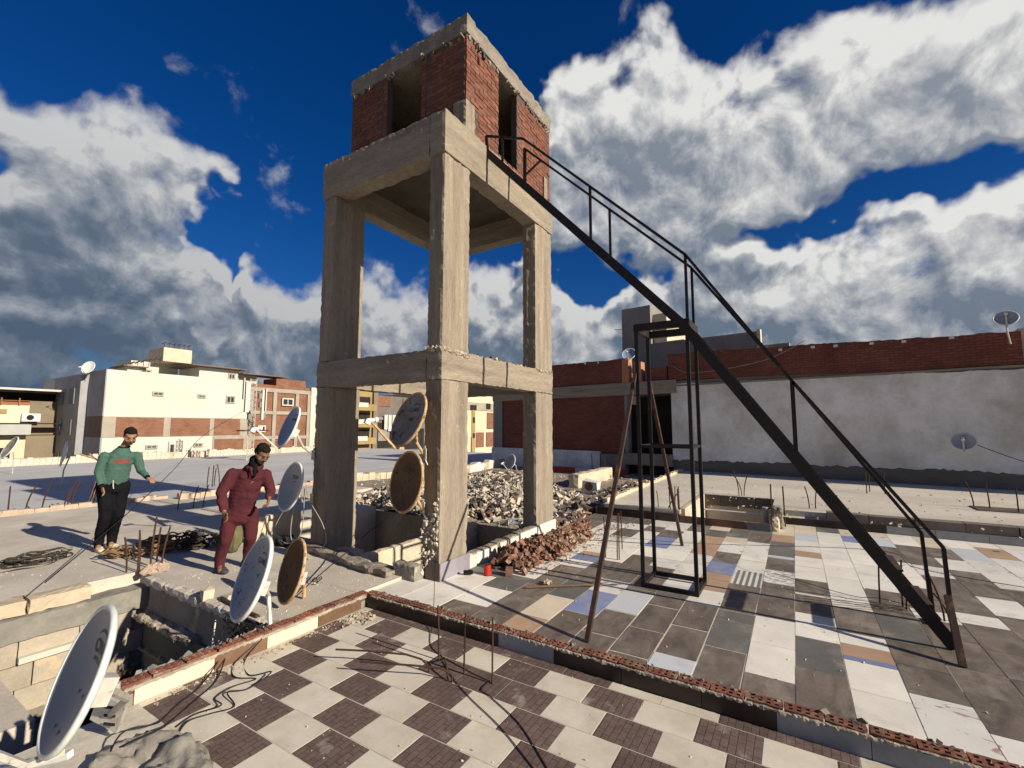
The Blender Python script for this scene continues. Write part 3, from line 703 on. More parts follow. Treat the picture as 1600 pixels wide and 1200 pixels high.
rbox('roof_slab', (4.652,7.235,3.612,6.05,7.302,7.58), mat('weathered_slab_concrete', (.27,.24,.20), (.17,.15,.125), 4, bump=1, bscale=24, bdist=.02), tower, org=T0, step=.06, amp=.011, edge=.018, disp=bump_h(.004,.1))
b = MB(T0); b.box(6.93,7.05,3.60,3.634,5.86,6.28); b.build('concrete_patch', conc, tower)
b = MB(T0)
for i in range(70):
    if rq.random() < .5: c = (4.66+rq.random()*2.5, 3.625, 7.29+rq.uniform(-.05,.02))
    else: c = (4.665, 3.65+rq.random()*2.35, 7.29+rq.uniform(-.05,.02))
    lump(b, c, (rq.uniform(.03,.10), .02, rq.uniform(.02,.05)), rq)
b.build('mortar_drips', mortar, tower, kind='stuff')
# lamp holder high on the right side
lh = MB(T0); lh.tube([(4.93,3.63,7.2),(4.93,3.57,7.2),(4.95,3.54,7.13)], .013, 6); lh.tube([(4.95,3.54,7.15),(4.95,3.54,7.06)], .03, 8)
lh.build('lamp_holder', cablem, tower)
# pit wall that catches the sun, and the kerb in front of it
pw = empty('shaft_wall', (5.7,5.27,0), 'sunlit low concrete wall crossing the shaft under the tower', 'wall')
rbox('wall', (4.31,7.2,5.20,5.35,-3.8,-.01), plast, pw, org=(5.7,5.27,0), step=.07, amp=.014, edge=.03)
kb = empty('broken_kerb', (4.1,5,0), 'jagged broken concrete kerb at the foot of the tower', 'kerb')
kp = [(4.22,6.2),(4.10,5.1),(4.0,4.5),(4.02,4.15)]
me = rough_box(0,1,-.5,.5,0,1, step=.05, amp=.0, edge=0); 
for v in me.vertices:
    tt = v.co.x*3; i = min(2, int(tt)); f_ = tt-i; x = kp[i][0]+(kp[i+1][0]-kp[i][0])*f_; y = kp[i][1]+(kp[i+1][1]-kp[i][1])*f_
    p = Vector((x+v.co.y*.22, y, -.02+v.co.z*.13)); n_ = Vector((fbm(p,7), fbm(p+Vector((9,0,0)),7), fbm(p+Vector((0,9,0)),5)))*.035*(1 if v.co.z > .3 else .2)
    p += n_; v.co = p-Vector((4.1,5,0))
fin('kerb', me, mortar, kb)
rbox('kerb_block', (4.05,4.20,3.83,4.20,-.02,.17), dark_c, kb, org=(4.1,5,0), step=.04, amp=.01, edge=.02)  # darker concrete puts the block's shade into its colour

# ================================================================== steel staircase
SO = Vector((5.45, 1.25, 0))
stair = empty('steel_staircase', SO, 'black steel staircase frame with handrails rising from the tiles to the tower', 'staircase')
XA, XB = 5.15, 5.75
sp_pts = [(-1.02,.02),(1.0,2.93),(3.60,5.76)]
for X in (XA, XB):
    for (y0,z0),(y1,z1) in zip(sp_pts, sp_pts[1:]):
        b = MB(SO); b.beam((X,y0,z0+.0),(X,y1,z1),.045,.10)
        s2 = .018 if X == XA else -.018
        b.build('stringer', steel, stair)
for yy in (-.843, -.667):
    b = MB(SO); zz = .02+(yy+1.02)*1.44; b.box(XA+.03, XB-.03, yy-.07, yy+.07, zz+.03, zz+.045); b.build('tread', steel2, stair)
railA = [(XA,3.62,6.03),(XA,3.0,5.77),(XA,.93,3.69),(XA,-.01,2.23),(XA,-1.0,.80),(XA,-1.02,.02)]
railB = [(XB,3.33,6.07),(XB,2.0,4.75),(XB,.98,3.74),(XB,-.01,2.28),(XB,-.97,.80),(XB,-1.0,.05)]
for rl in (railA, railB):
    b = MB(SO)
    for a, c in zip(rl, rl[1:]): b.beam(a, c, .028, .028)
    b.build('handrail', steel, stair)
def strz(y):
    for (y0,z0),(y1,z1) in zip(sp_pts, sp_pts[1:]):
        if y <= y1: return z0+(z1-z0)*(y-y0)/(y1-y0)
    return z1
def rz_(rl, y):
    for a, c in zip(rl, rl[1:]):
        if min(a[1],c[1]) <= y <= max(a[1],c[1]) and abs(a[1]-c[1]) > .1: return a[2]+(c[2]-a[2])*(y-a[1])/(c[1]-a[1])
    return 1
for X, rl, ys in ((XA, railA, (3.34,2.03,.93,-.01)), (XB, railB, (3.31,1.99,.97,-.0))):
    for y in ys:
        b = MB(SO); b.beam((X,y,strz(y)),(X,y,rz_(rl,y)),.028,.028); b.build('post', steel, stair)
b = MB(SO); b.beam((XB,3.33,6.07),(XB,3.33,5.45),.03,.03); b.beam((XB,3.33,5.62),(XB,3.05,5.78),.025,.025); b.build('post', steel2, stair)
b = MB(SO); b.beam((XA,3.62,6.03),(XA+.02,3.60,5.78),.03,.03); b.build('rail_end', steel2, stair)
b = MB(SO); b.beam((XA,-1.0,.42),(4.83,-.99,.0),.045,.04); b.build('foot_brace', steel2, stair)
b = MB(SO); b.box(XB-.08,XB+.08,-1.06,-.94,.001,.012); b.build('foot_plate', steel, stair)
# support frame
FX0,FX1,FY0,FY1 = 5.30,5.80,.96,1.53
tops = {}
for x in (FX0,FX1):
    for y in (FY0,FY1):
        tx = x-.06 if x == FX0 else x-.06; b = MB(SO); b.beam((x,y,.001),(x-.03,y,2.90),.038,.038); b.build('leg', steel, stair)
def ring(z, w, h, dx=0, mt=steel, ex=0):
    for a, c in (((FX0-ex,FY0),(FX1+ex,FY0)),((FX1,FY0),(FX1,FY1)),((FX1+ex,FY1),(FX0-ex,FY1)),((FX0,FY1),(FX0,FY0))):
        b = MB(SO); b.beam((a[0]+dx,a[1],z),(c[0]+dx,c[1],z),w,h); b.build('frame_bar', mt, stair)
ring(.026,.04,.04); ring(1.57,.03,.03,-.015)
ring(2.95,.06,.085,-.04)
for a, c in (((3.72,1.56,0.0),(5.26,1.55,2.42)),((7.40,1.53,0.0),(5.82,1.55,2.42))):
    b = MB(SO); b.beam(a,c,.04,.036); b.build('strut', steel2, stair)

# ================================================================== house on the right
HA = Vector((17.47, 2.77, 0)); HR = math.atan2(7.55, 1.04)
house = empty('brick_house', HA, 'long house with red brick upper wall over patchy grey plaster, behind the tiled terrace', 'house', rz=HR)
def lb(name, mt, x0,x1,y0,y1,z0,z1, par=house, **k):
    b = MB(); b.box(x0,x1,y0,y1,z0,z1); return b.build(name, mt, par, **k)
def slopebox(name, mt, x0,x1,y0,y1,z0l,z0r,z1l,z1r, par, n=60, je=.0, jb=.0, seed=1):
    """wall strip whose lower and upper edges may be ragged"""
    rr = random.Random(seed); vs = []; fs = []
    for i in range(n+1):
        t = i/n; x = x0+(x1-x0)*t; zb = z0l+(z0r-z0l)*t+jb*fbm((x*1.3,seed,0),1.4,4)+jb*.4*rr.uniform(-1,1); zt = z1l+(z1r-z1l)*t+je*fbm((x,seed,3),1.5,4)+je*.3*rr.uniform(-1,1)
        vs += [(x,y0,zb),(x,y0,zt),(x,y1,zb),(x,y1,zt)]
    for i in range(n):
        a = i*4; c = a+4
        fs += [(a,a+1,c+1,c),(a+2,c+2,c+3,a+3),(a+1,a+3,c+3,c+1),(a,c,c+2,a+2)]
    fs += [(0,2,3,1),(n*4,n*4+1,n*4+3,n*4+2)]
    b = MB(); b.add(vs, fs); return b.build(name, mt, par)
lb('wall_body', mat('raw_concrete_wall', (.20,.175,.145), (.14,.125,.105), 1.5, rough=.95, bump=.6, bscale=8, bdist=.03, stretch=(.4,1,2.5)), -14,1.10,-4,-.03,-.3,3.5)
slopebox('plaster_coat', plgrey, -14,1.10,-.028,.01, .70,.60, 3.14,3.40, house, 180, .04, .06, 3)
br = slopebox('brick_parapet_wall', farbr, -7.85,1.19,-.40,-.02, 3.32,3.56, 4.22,4.56, house, 110, .035, 0, 5)
lb('beige_side', plast, -14,-7.87,-3.5,-.45,3.3,4.35)
lb('ledge_beam', concH, -7.9,1.12,-.018,.03,3.30,3.36)
lb('parapet_return', farbr, 1.25,2.10,-.5,-.05,3.52,4.1)
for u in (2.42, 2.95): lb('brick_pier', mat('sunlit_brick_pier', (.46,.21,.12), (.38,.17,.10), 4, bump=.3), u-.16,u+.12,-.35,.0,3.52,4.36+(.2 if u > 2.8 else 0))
slopebox('brick_parapet_wall', farbr, 3.0,10.1,-.35,-.03, 3.56,3.62, 4.56,4.60, house, 70, .03, 0, 9)
lb('concrete_beam', concH, .90,10.06,-.3,.05,3.06,3.56)
lb('brick_panel', farbr, 3.0,9.47,-.3,-.06,.70,3.055)
lb('corner_column', greyw, 9.475,10.05,-.32,.0,-.2,3.055)
lb('door_column', greyw, 2.86,3.0,-.3,.0,.78,3.055)
lb('base_plaster', plgrey2, 4.1,10.06,-.05,.10,-.1,.80); lb('base_wall', dark_c, 3.0,4.098,-.3,.06,-.1,.70)
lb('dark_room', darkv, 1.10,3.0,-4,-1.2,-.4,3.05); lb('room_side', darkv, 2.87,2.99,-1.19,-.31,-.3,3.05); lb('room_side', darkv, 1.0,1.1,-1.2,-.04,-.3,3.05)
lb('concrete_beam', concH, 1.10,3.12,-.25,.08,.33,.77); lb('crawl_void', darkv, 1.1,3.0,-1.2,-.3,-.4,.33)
lb('end_wall', greyw, 9.6,10.04,-12,-.33,-.2,3.1)
for u, z in ((-2.54,4.30),(-3.43,4.29),(-4.01,4.26),(-4.88,4.24),(-5.6,4.21),(-6.58,4.20)):
    lb('drain_pipe_end', pvc, u-.05,u+.05,-.03,.03,z-.03,z+.045)
lb('drain_pipe_end', pvc, 4.75,4.81,-.04,0,4.47,4.53); lb('drain_pipe_end', pvc, 4.13,4.19,-.04,0,4.45,4.51)
sh_ = empty('stair_house', (20.3, 3, 3), 'dark grey rendered stair room rising behind the brick parapet', 'stair room', rz=HR)
def lb2(name, mt, x0,x1,y0,y1,z0,z1):
    b = MB(); b.box(x0,x1,y0,y1,z0,z1); return b.build(name, mt, sh_)
# local frame of the stair room: origin (20.3,3,3)
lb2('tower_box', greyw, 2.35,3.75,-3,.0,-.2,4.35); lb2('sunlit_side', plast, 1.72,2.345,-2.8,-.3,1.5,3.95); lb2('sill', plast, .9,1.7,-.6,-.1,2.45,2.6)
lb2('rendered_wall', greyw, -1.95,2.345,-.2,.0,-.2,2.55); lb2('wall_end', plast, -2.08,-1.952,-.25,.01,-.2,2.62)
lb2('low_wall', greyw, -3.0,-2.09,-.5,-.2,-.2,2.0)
b = MB(); b.tube([(3.75,0,3.4),(4.1,.1,3.42)], .015, 5); b.build('pipe_stub', rebarm, sh_)

# ================================================================== buildings on the left, beyond the neighbour's roof
def window(par, mtf, x0, x1, z0, z1, y, mtg=glassd, d=.10, mull=1):
    b = MB(); w = .09
    b.box(x0,x1,y-.04,y+.06,z1-w,z1); b.box(x0,x1,y-.04,y+.06,z0,z0+w); b.box(x0,x0+w,y-.035,y+.06,z0+w,z1-w); b.box(x1-w,x1,y-.035,y+.06,z0+w,z1-w)
    for k in range(1, mull+1):
        xm = x0+(x1-x0)*k/(mull+1); b.box(xm-.03,xm+.03,y-.03,y+.05,z0+w,z1-w)
    f = b.build('window', mtf, par)
    g_ = MB(); g_.box(x0+w,x1-w,y+.0,y+.02,z0+w,z1-w); g_.build('pane', mtg, f)
    return f
Z0 = Vector((0,0,0))
wb = empty('white_building', (0,0,0), 'white sunlit building with a brown brick band and small windows, left of the tower', 'building')
b = MB(); b.box(10.06,18.2,34,46,1.15-13,5.12-2.72); b.box(10.05,18.2,34,46,2.40,5.15); wbo = b.build('wall', whitew, wb)
b = MB(); b.box(10.0,18.25,33.96,34.0,1.18,2.40); b.build('concrete_band', mat('band_concrete', (.36,.32,.26), (.27,.24,.20), 1.5, bump=.3), wb)
for x0,x1 in ((10.62,13.02),(13.40,15.70),(15.98,17.70)): lbw = MB(); lbw.box(x0,x1,33.93,33.958,1.22,2.36); lbw.build('brick_infill', midbr, wb)
b = MB(); b.box(15.95,18.25,33.95,33.998,-12,1.18); b.build('concrete_band', MATS['band_concrete'], wb); b = MB(); b.box(16.05,18.0,33.92,33.948,-.9,.95); b.build('brick_infill', midbr, wb)
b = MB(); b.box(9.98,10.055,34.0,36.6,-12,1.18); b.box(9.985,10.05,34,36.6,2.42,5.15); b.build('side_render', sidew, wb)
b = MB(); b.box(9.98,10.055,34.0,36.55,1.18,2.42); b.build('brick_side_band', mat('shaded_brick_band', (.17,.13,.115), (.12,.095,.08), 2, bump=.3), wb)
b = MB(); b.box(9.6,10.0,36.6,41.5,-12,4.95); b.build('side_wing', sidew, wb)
for y0,z0 in ((37.4,3.2),(39.4,3.2),(37.5,1.3),(39.5,1.3),(37.2,-.8),(39.2,-.8)):
    b = MB(); b.box(9.54,9.598,y0,y0+(.9 if z0 > 1.5 or z0 < 0 else .3),z0,z0+.95); b.build('window', mat('side_shutter', (.20,.215,.235), bump=0), wb)
for x0,x1,z0,z1 in ((12.31,12.9,3.72,4.0),(14.85,15.35,3.72,3.98),(16.65,17.25,3.45,3.98),(12.15,12.78,.42,.68),(14.8,15.35,.45,.72)): window(wb, winfr, x0,x1,z0,z1,33.97)
for x0,x1,y0,z0,z1 in ((11.6,13.3,36,5.13,5.75),(15.3,17.95,35,5.13,5.95),(12.6,15.4,38.5,5.13,6.35),(17.95,19.4,35.2,4.9,5.75)):
    b = MB(); b.box(x0,x1,y0,y0+3,z0,z1); b.build('roof_room', whitew, wb)
b = MB(); b.box(13.72,15.45,36.6,39,6.3,7.25); b.build('water_tank_room', plast, wb)
b = MB(); b.add([(15.0,34.6,5.72),(18.5,34.2,5.95),(19.2,34.2,5.98),(19.2,37,6.3),(15.0,37,6.4)], [(0,1,2,3,4)]); 
b = MB(); b.box(14.6,18.2,34.4,38,5.98,6.05); b.build('roof_sheet', tin, wb)
b = MB(); b.box(17.9,21.5,34.3,36,5.70,5.76); b.build('roof_sheet', tin, wb)
b = MB(); b.box(11.3,12.6,35.6,38,5.62,5.68); b.build('roof_sheet', tin, wb)
window(wb, winfr, 12.3,12.9,5.3,5.55,35.99); window(wb, winfr, 17.2,17.7,5.25,5.7,34.98); window(wb, winfr, 18.6,18.95,5.1,5.4,35.18)
ra = random.Random(2)
b = MB()
for i in range(6):
    x = 13.75+i*.3; b.tube([(x,36.7,7.25),(x+.05,36.7,7.55)], .02, 4); b.tube([(x-.12,36.65,7.5),(x+.12,36.7,7.62)], .035, 4)
for i in range(6):
    x = 11.9+i*.3; z = 5.75+.1*i; b.tube([(x,36.2,z-.3),(x,36.2,z+.15)], .02, 4); b.tube([(x-.15,36.2,z+.05),(x+.12,36.2,z+.25)], .05, 5)
b.build('antenna_cluster', steel2, wb, kind='stuff')

fb = empty('brick_frame_building', (20.5, 36, 0), 'brick and concrete frame building behind the telecom mast', 'building')
def fbx(name, mt, *c):
    b = MB((20.5,36,0)); b.box(*c); return b.build(name, mt, fb)
fbx('wall', midbr, 18.28,23.25,34.1,44,-12,5.0)
fbx('floor_band', MATS['band_concrete'], 18.27,23.26,34.0,34.098,4.45,4.75); fbx('floor_band', MATS['band_concrete'], 18.27,23.26,34.0,34.098,2.75,3.0); fbx('floor_band', MATS['band_concrete'], 18.27,23.26,34.0,34.098,.85,1.1)
for x in (18.3,20.1,21.95,23.0): fbx('frame_column', MATS['band_concrete'], x,x+.28,33.97,34.096,-12,4.44)
window(fb, whitew, .3,1.25,3.45,4.05,-2.03); window(fb, whitew, -1.5,-.9,1.4,1.9,-2.03)
fbx('rooftop_brick', midbr, 20.4,22.9,34.2,36,5.0,5.55)
fbx('white_wing', whitew, 23.27,26.5,33.9,40,-12,5.05)

bb = empty('beige_building', (5, 41, 0), 'low beige building with a shaded veranda and pale awning at the far left', 'building')
def bbx(name, mt, *c):
    b = MB((5,41,0)); b.box(*c); return b.build(name, mt, bb)
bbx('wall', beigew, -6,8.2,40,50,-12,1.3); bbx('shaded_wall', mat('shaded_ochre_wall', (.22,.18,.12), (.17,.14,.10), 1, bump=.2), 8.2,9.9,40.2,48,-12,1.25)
bbx('upper_wall', beigew, -6,8.3,40.3,50,1.3,3.1); bbx('upper_side', MATS['shaded_ochre_wall'], 8.3,9.9,40.5,50,1.3,3.4)
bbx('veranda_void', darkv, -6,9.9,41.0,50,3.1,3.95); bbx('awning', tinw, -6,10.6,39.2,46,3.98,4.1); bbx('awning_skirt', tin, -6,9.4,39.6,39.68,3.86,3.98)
bbx('canopy', mat('grey_canopy', (.42,.42,.41), (.34,.34,.34), 1, bump=.1), -6,8.25,39.3,40,1.32,1.95)
bbx('canopy_edge', darkv, -6,9.6,39.25,39.9,1.955,2.02)
for i in range(7): bbx('baluster', mat('balustrade_wood', (.30,.14,.07)), 3.3+i*.75,3.36+i*.75,40.2,40.28,3.1,3.6)
bbx('rail', MATS['balustrade_wood'], 2,8.3,40.18,40.3,3.36,3.40); bbx('balustrade_panel', MATS['balustrade_wood'], 2,8.3,40.31,40.34,3.1,3.34)
bbx('sign_panel', ochre, 5.5,7.35,40.22,40.28,2.6,2.85)
a_ = MB((5,41,0)); a_.box(7.95,8.75,39.95,40.25,2.12,2.6); ac = a_.build('air_conditioner', pvc, bb); a_ = MB((5,41,0)); a_.tube([(8.3,39.94,2.36),(8.3,39.93,2.36)], .17, 12); a_.build('fan_grille', darkv, ac)
bbx('doorway', darkv, 5.5,7.6,39.97,39.999,-.3,.55)

tb = empty('high_building', (2, 60, 0), 'pale concrete block at the left edge beyond the beige building', 'building')
b = MB((2,60,0)); b.box(-8,9.7,60,72,-12,8.1); b.build('wall', MATS['band_concrete'], tb); b = MB((2,60,0)); b.box(-8,9.9,59.8,60,7.2,7.5); b.box(-8,9.9,59.8,60,6.2,6.4); b.build('slab_edge', whitew, tb)

# buildings seen through the tower
yb1 = empty('yellow_balcony_building', (36, 40, 0), 'shaded apartment block with yellow balconies seen through the tower legs', 'building')
def yx(name, mt, *c):
    b = MB((36,40,0)); b.box(*c); return b.build(name, mt, yb1)
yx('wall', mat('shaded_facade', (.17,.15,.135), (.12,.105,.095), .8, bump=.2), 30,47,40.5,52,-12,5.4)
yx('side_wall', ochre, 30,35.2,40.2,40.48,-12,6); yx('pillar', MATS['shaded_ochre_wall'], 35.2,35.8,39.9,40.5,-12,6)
for z in (4.0,2.2,.4): 
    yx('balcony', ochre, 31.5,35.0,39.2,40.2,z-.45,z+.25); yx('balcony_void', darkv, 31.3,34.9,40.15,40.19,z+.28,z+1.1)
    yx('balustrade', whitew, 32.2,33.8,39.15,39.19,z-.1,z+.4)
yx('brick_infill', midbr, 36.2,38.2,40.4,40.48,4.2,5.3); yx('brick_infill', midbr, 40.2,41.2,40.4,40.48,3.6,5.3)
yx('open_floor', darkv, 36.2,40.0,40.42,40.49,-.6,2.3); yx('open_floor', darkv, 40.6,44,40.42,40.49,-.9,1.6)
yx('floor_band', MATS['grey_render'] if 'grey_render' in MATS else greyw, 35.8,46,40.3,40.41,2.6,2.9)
yx('brick_infill', midbr, 37,40,40.3,40.4,-1.7,-.8); yx('grey_panel', greyw, 36.3,38.0,40.3,40.4,.2,1.5)
b = MB((36,40,0))
for i in range(5): b.box(37.0+i*.62,37.5+i*.62,40.1,40.14,1.5-.2*(i%3),3.2)
b.build('hanging_cloth', tinw, yb1)
yb2 = empty('yellow_brick_building', (55, 40, 0), 'cream and brick apartment block between the near tower column and the house', 'building')
def yy2(name, mt, *c):
    b = MB((55,40,0)); b.box(*c); return b.build(name, mt, yb2)
yy2('wall', beigew, 47.5,64,40,52,-12,6.5); yy2('cream_panel', yellw, 48,53.4,39.9,39.98,.3,4.2); yy2('cream_panel', yellw, 54.2,57.2,39.9,39.98,1.2,4.2)
yy2('stair_slot', ochre, 53.4,54.2,39.8,39.88,-4,4.4); yy2('brick_infill', midbr, 57.4,60,39.9,39.98,1.5,4.0); yy2('brick_infill', midbr, 54.6,56.6,39.9,39.98,-1.2,1.0); yy2('brick_infill', midbr, 57.2,60,39.9,39.98,-1.2,1.0)
yy2('floor_band', MATS['band_concrete'], 48,62,39.85,39.9,4.25,5.4); yy2('opening', darkv, 57,58.2,39.8,39.84,4.5,5.4); yy2('opening', darkv, 53.6,54.1,39.74,39.79,2.4,3.2); yy2('opening', darkv, 53.6,54.1,39.74,39.79,.2,.9)
yy2('opening', darkv, 53.0,54.4,39.7,39.73,4.3,5.0)

# telecom mast
mo = Vector((14.1, 26, 0)); mast = empty('telecom_mast', mo, 'small lattice telecom mast with white panel antennas in front of the white building', 'mast')
b = MB(mo); 
legs = [(13.95,25.9),(14.3,25.9),(14.12,26.2)]
for x, y in legs: b.tube([(x,y,-.06),(x,y,4.5)], .022, 5)
n = 16
for i in range(n):
    z0 = -.06+4.5*i/n; z1 = -.06+4.5*(i+1)/n
    for k in range(3):
        a, c = legs[k], legs[(k+1)%3]; b.tube([(*a,z0),(*c,z1)], .013, 4); b.tube([(*a,z1),(*c,z1)], .013, 4)
b.build('lattice', galv, mast)
for x0,z0,z1,w_ in ((13.62,2.6,4.3,.22),(14.55,2.2,3.9,.12),(14.75,2.7,4.0,.06),(13.5,3.3,4.5,.05)):
    b = MB(mo); b.box(x0,x0+w_,25.7,25.85,z0,z1); b.build('panel_antenna', whitew, mast)
for x0,z0 in ((14.45,2.9),(14.4,3.4),(14.62,2.3),(13.85,2.2)):
    b = MB(mo); b.box(x0,x0+.2,25.75,25.9,z0,z0+.3); b.build('radio_unit', greyw, mast)
b = MB(mo); rc = random.Random(3)
for i in range(9):
    x = 13.7+rc.random()*.2; pts = [(x+ .3*t+.12*math.sin(t*5+i), 25.8, 2.7-1.1*t+.3*math.sin(3.1*t)*rc.random()) for t in (0,.25,.5,.75,1)]; b.tube(pts, .012, 4)
b.build('antenna_cable', cablem, mast)
b = MB(mo); b.box(13.55,14.9,25.5,26.3,1.55,1.62); b.build('platform', steel2, mast)

# parapets on the roofs to the left
def low_wall(name, pts, w, z0, z1, mt, label, cat='parapet', topm=None):
    o = Vector((*pts[0], z0)); e = empty(name, o, label, cat)
    for (a, c) in zip(pts, pts[1:]):
        L = math.hypot(c[0]-a[0], c[1]-a[1]); n = max(2, int(L/.22)); b = MB(o); rr = random.Random(int(a[0]*10))
        an = math.atan2(c[1]-a[1], c[0]-a[0])
        b.obox(((a[0]+c[0])/2, (a[1]+c[1])/2, (z0+z1)/2-.02), (L, w*.9, z1-z0-.04), an); b.build('wall_core', mortw, e)
        bb_ = MB()
        for v in range(1): bb_.box(-.1,.1,-w/2,w/2,0,1, jit=.004)
        for k in range(n):
            t = (k+.5)/n; q = MB(); 
            if rr.random() < .06: continue
            hh = (z1-z0)*rr.uniform(.70,1.08)
            q.obox((0,0,hh/2), (L/n*.94, w*rr.uniform(.95,1.1), hh), Matrix.Identity(3), jit=.03, rnd=rr)
            q.build('brick', mt, e, loc=Vector((a[0]+(c[0]-a[0])*t, a[1]+(c[1]-a[1])*t, z0))-o).rotation_euler = (0,0,an+rr.uniform(-.04,.04))
    return e
oldbr = mat('mortared_old_brick', (.42,.28,.20), (.48,.41,.33), 7, rough=1, bump=.7, bscale=20, orand=.15)
low_wall('roof_edge_wall', [(1.2,13.62),(4.1,13.40),(5.3,13.35)], .14, .0, .13, oldbr, 'thin line of old bricks along the far edge of the slab, behind the man in green')
low_wall('roof_edge_wall', [(5.35,12.9),(9.6,12.6)], .18, .0, .16, oldbr, 'low brick edge behind the man in maroon overalls')
low_wall('roof_edge_wall', [(10.2,13.0),(14.5,11.9)], .3, -.05, .22, plast, 'pale low wall beyond the rubble seen through the tower')
low_wall('roof_edge_wall', [(12.5,10.9),(20.5,12.3)], .25, -.05, .30, mat('whitewashed_kerb', (.72,.68,.60), (.60,.54,.45), 5, bump=.4), 'whitewashed low wall right of the near tower column, behind the rubble')
low_wall('roof_edge_wall', [(-6,31.3),(26,32.2)], .3, -.2, .32, mat('white_rubble_edge', (.68,.62,.52), (.45,.33,.25), 6, bump=.6), 'white rubble-topped edge wall at the foot of the white building')
cw = empty('low_wall', (14.4,5.7,-.05), 'sunlit smooth cream end of a low wall on the dirt roof left of the steel struts', 'wall'); rbox('wall', (12.9,15.9,5.6,5.95,-.06,.36), plast, cw, org=(14.4,5.7,-.05), step=.15, amp=.02, edge=.04)
# slab kerbs of the far right roof
low_wall('slab_kerb', [(9.3,3.44),(17.3,3.5)], .10, .18, .32, mat('cream_kerb', (.62,.50,.36), (.50,.42,.31), 4, bump=.4), 'cream kerb along the left side of the far slab behind the steel stairs', 'kerb')
fk = empty('terrace_step', (10.1, -2, 0), 'dark block step with grey and brown skirting along the far side of the tiled terrace', 'step')
O = Vector((10.1,-2,0))
y = .33
for ln, mt in ((1.24,skd),(.34,skd),(.62,skg),(.62,skg),(.62,skg),(.62,skg),(.62,skg),(.62,skg)):
    b = MB(O); b.box(10.035,10.05,y-ln+.003,y-.003,-.001,.125); b.build('skirting_tile', mt, fk); y -= ln
y = -.42; rr = random.Random(6)
blkd = mat('grey_brown_block', (.19,.16,.135), (.13,.11,.095), 4, bump=.5, orand=.12)
while y > -7:
    b = MB(O); b.box(10.055+rr.uniform(0,.02),10.30,y-.60,y-.006,.127,.262+rr.uniform(-.008,.01), jit=.004, rnd=rr); b.build('block', blkd, fk); y -= .605
b = MB(O); b.box(10.052,10.2,-.42,.33,-.0,.10); b.build('bed', mortar, fk)
y = 3.56
for ln, mt in ((.62,skd),(.62,skd),(.4,skd),(.50,skb),(.60,skb)):
    b = MB(O); b.box(9.135,9.15,y-ln+.003,y-.003,-.001,.15 if mt is skd else .13); b.build('skirting_tile', mt, fk); y -= ln
b = MB(O); b.box(9.135,9.15,.42,.78,-.001,.13); b.build('skirting_tile', mat('swirl_skirting', (.27,.25,.24), (.20,.19,.18), 3, spots=(.32,.04,.05), spot_scale=6, spot_thr=.7), fk)
b = MB(O); b.box(9.152,9.30,1.93,3.6,-.05,.14); b.box(9.152,9.22,.42,1.928,-1,.12); b.build('backing', mortar, fk)
fh = empty('roof_opening', (10.5, 1.2, 0), 'sunken rectangular opening in the far slab behind the steel legs', 'opening')
O = Vector((10.5,1.2,0))
b = MB(O); b.box(9.30,11.58,1.85,1.93,-2.4,.235); b.build('sunlit_side', plast, fh)
for k in range(4):
    b = MB(O); b.box(11.54,11.599,.46+k*.35,.80+k*.35,.0,.235); b.build('block', blkd, fh)
b = MB(O); b.box(9.3,11.5,.50,.52,-.2,-.16); b.tube([(11.0,.5,-.02),(11.0,1.85,-.02)], .02, 6); b.build('pipe', pvc, fh)
pl = empty('broken_pillar', (9.55,.33,0), 'crumbling mossy concrete stump at the corner of the roof opening', 'pillar')
rbox('stump', (9.5,9.72,.24,.42,-.02,.36), mat('mossy_concrete', (.20,.20,.15), (.28,.24,.17), 8, bump=1, bscale=20, bdist=.04), pl, org=(9.55,.33,0), step=.05, amp=.02, edge=.04)
rbox('foot', (9.2,9.45,.30,.40,-.02,.22), plast, pl, org=(9.55,.33,0), step=.04, amp=.02, edge=.03)
b = MB((9.55,.33,0)); b.tube([(9.62,.52,-.4),(9.62,.52,.34)], .05, 10); b.build('pipe', sidew, pl)

# ================================================================== light well on the left
lw = empty('light_well_wall', (1.5,6.8,0), 'sunlit block wall of the open light well below the roof slab at lower left', 'wall')
O = Vector((1.5,6.8,0)); rr = random.Random(12)
rbox('concrete_beam', (-4,2.54,6.62,6.90,-.33,-.10), dark_c, lw, org=O, step=.08, amp=.01, edge=.015)
x = 2.0
while x > -3.5:
    l = rr.uniform(.42,.56); me = rough_box(x-l,x,6.68,6.92,-.097,.045, step=.05, amp=.012, edge=.02, org=O); fin('block', me, blockm, lw); x -= l+.015
for row in range(3):
    z1 = -.335-row*.235; x = 2.5-(.0 if row % 2 else .12)
    while x > -3:
        l = .46
        b = MB(O); b.box(x-l+.006,x-.006,6.66+rr.uniform(0,.008),6.9,z1-.229,z1, jit=.003, rnd=rr)
        if not (row >= 1 and x < 1.2 and False): b.build('block', mat('grey_cream_block', (.40,.345,.27), (.30,.27,.22), 3, bump=.5, orand=.12, spots=(.48,.36,.24), spot_scale=4, spot_thr=.6), lw)
        x -= l
b = MB(O); b.box(-1,2.55,6.70,6.95,-3.5,-.34); b.build('wall_core', mortar, lw)
b = MB(O); b.box(1.46,2.0,6.60,6.655,-.545,-.485); b.build('lintel_strip', whitew, lw)
b = MB(O)
for x0,x1,z0,z1 in ((1.98,2.42,-1.02,-.98),(2.10,2.14,-1.9,-1.02),(2.20,2.26,-1.9,-1.02),(2.36,2.42,-1.9,-1.02)): b.box(x0,x1,6.60,6.66,z0,z1)
wf = b.build('window', woodb, lw); b = MB(O); b.box(1.95,2.44,6.645,6.658,-1.95,-1.03); b.build('pane', darkv, wf)
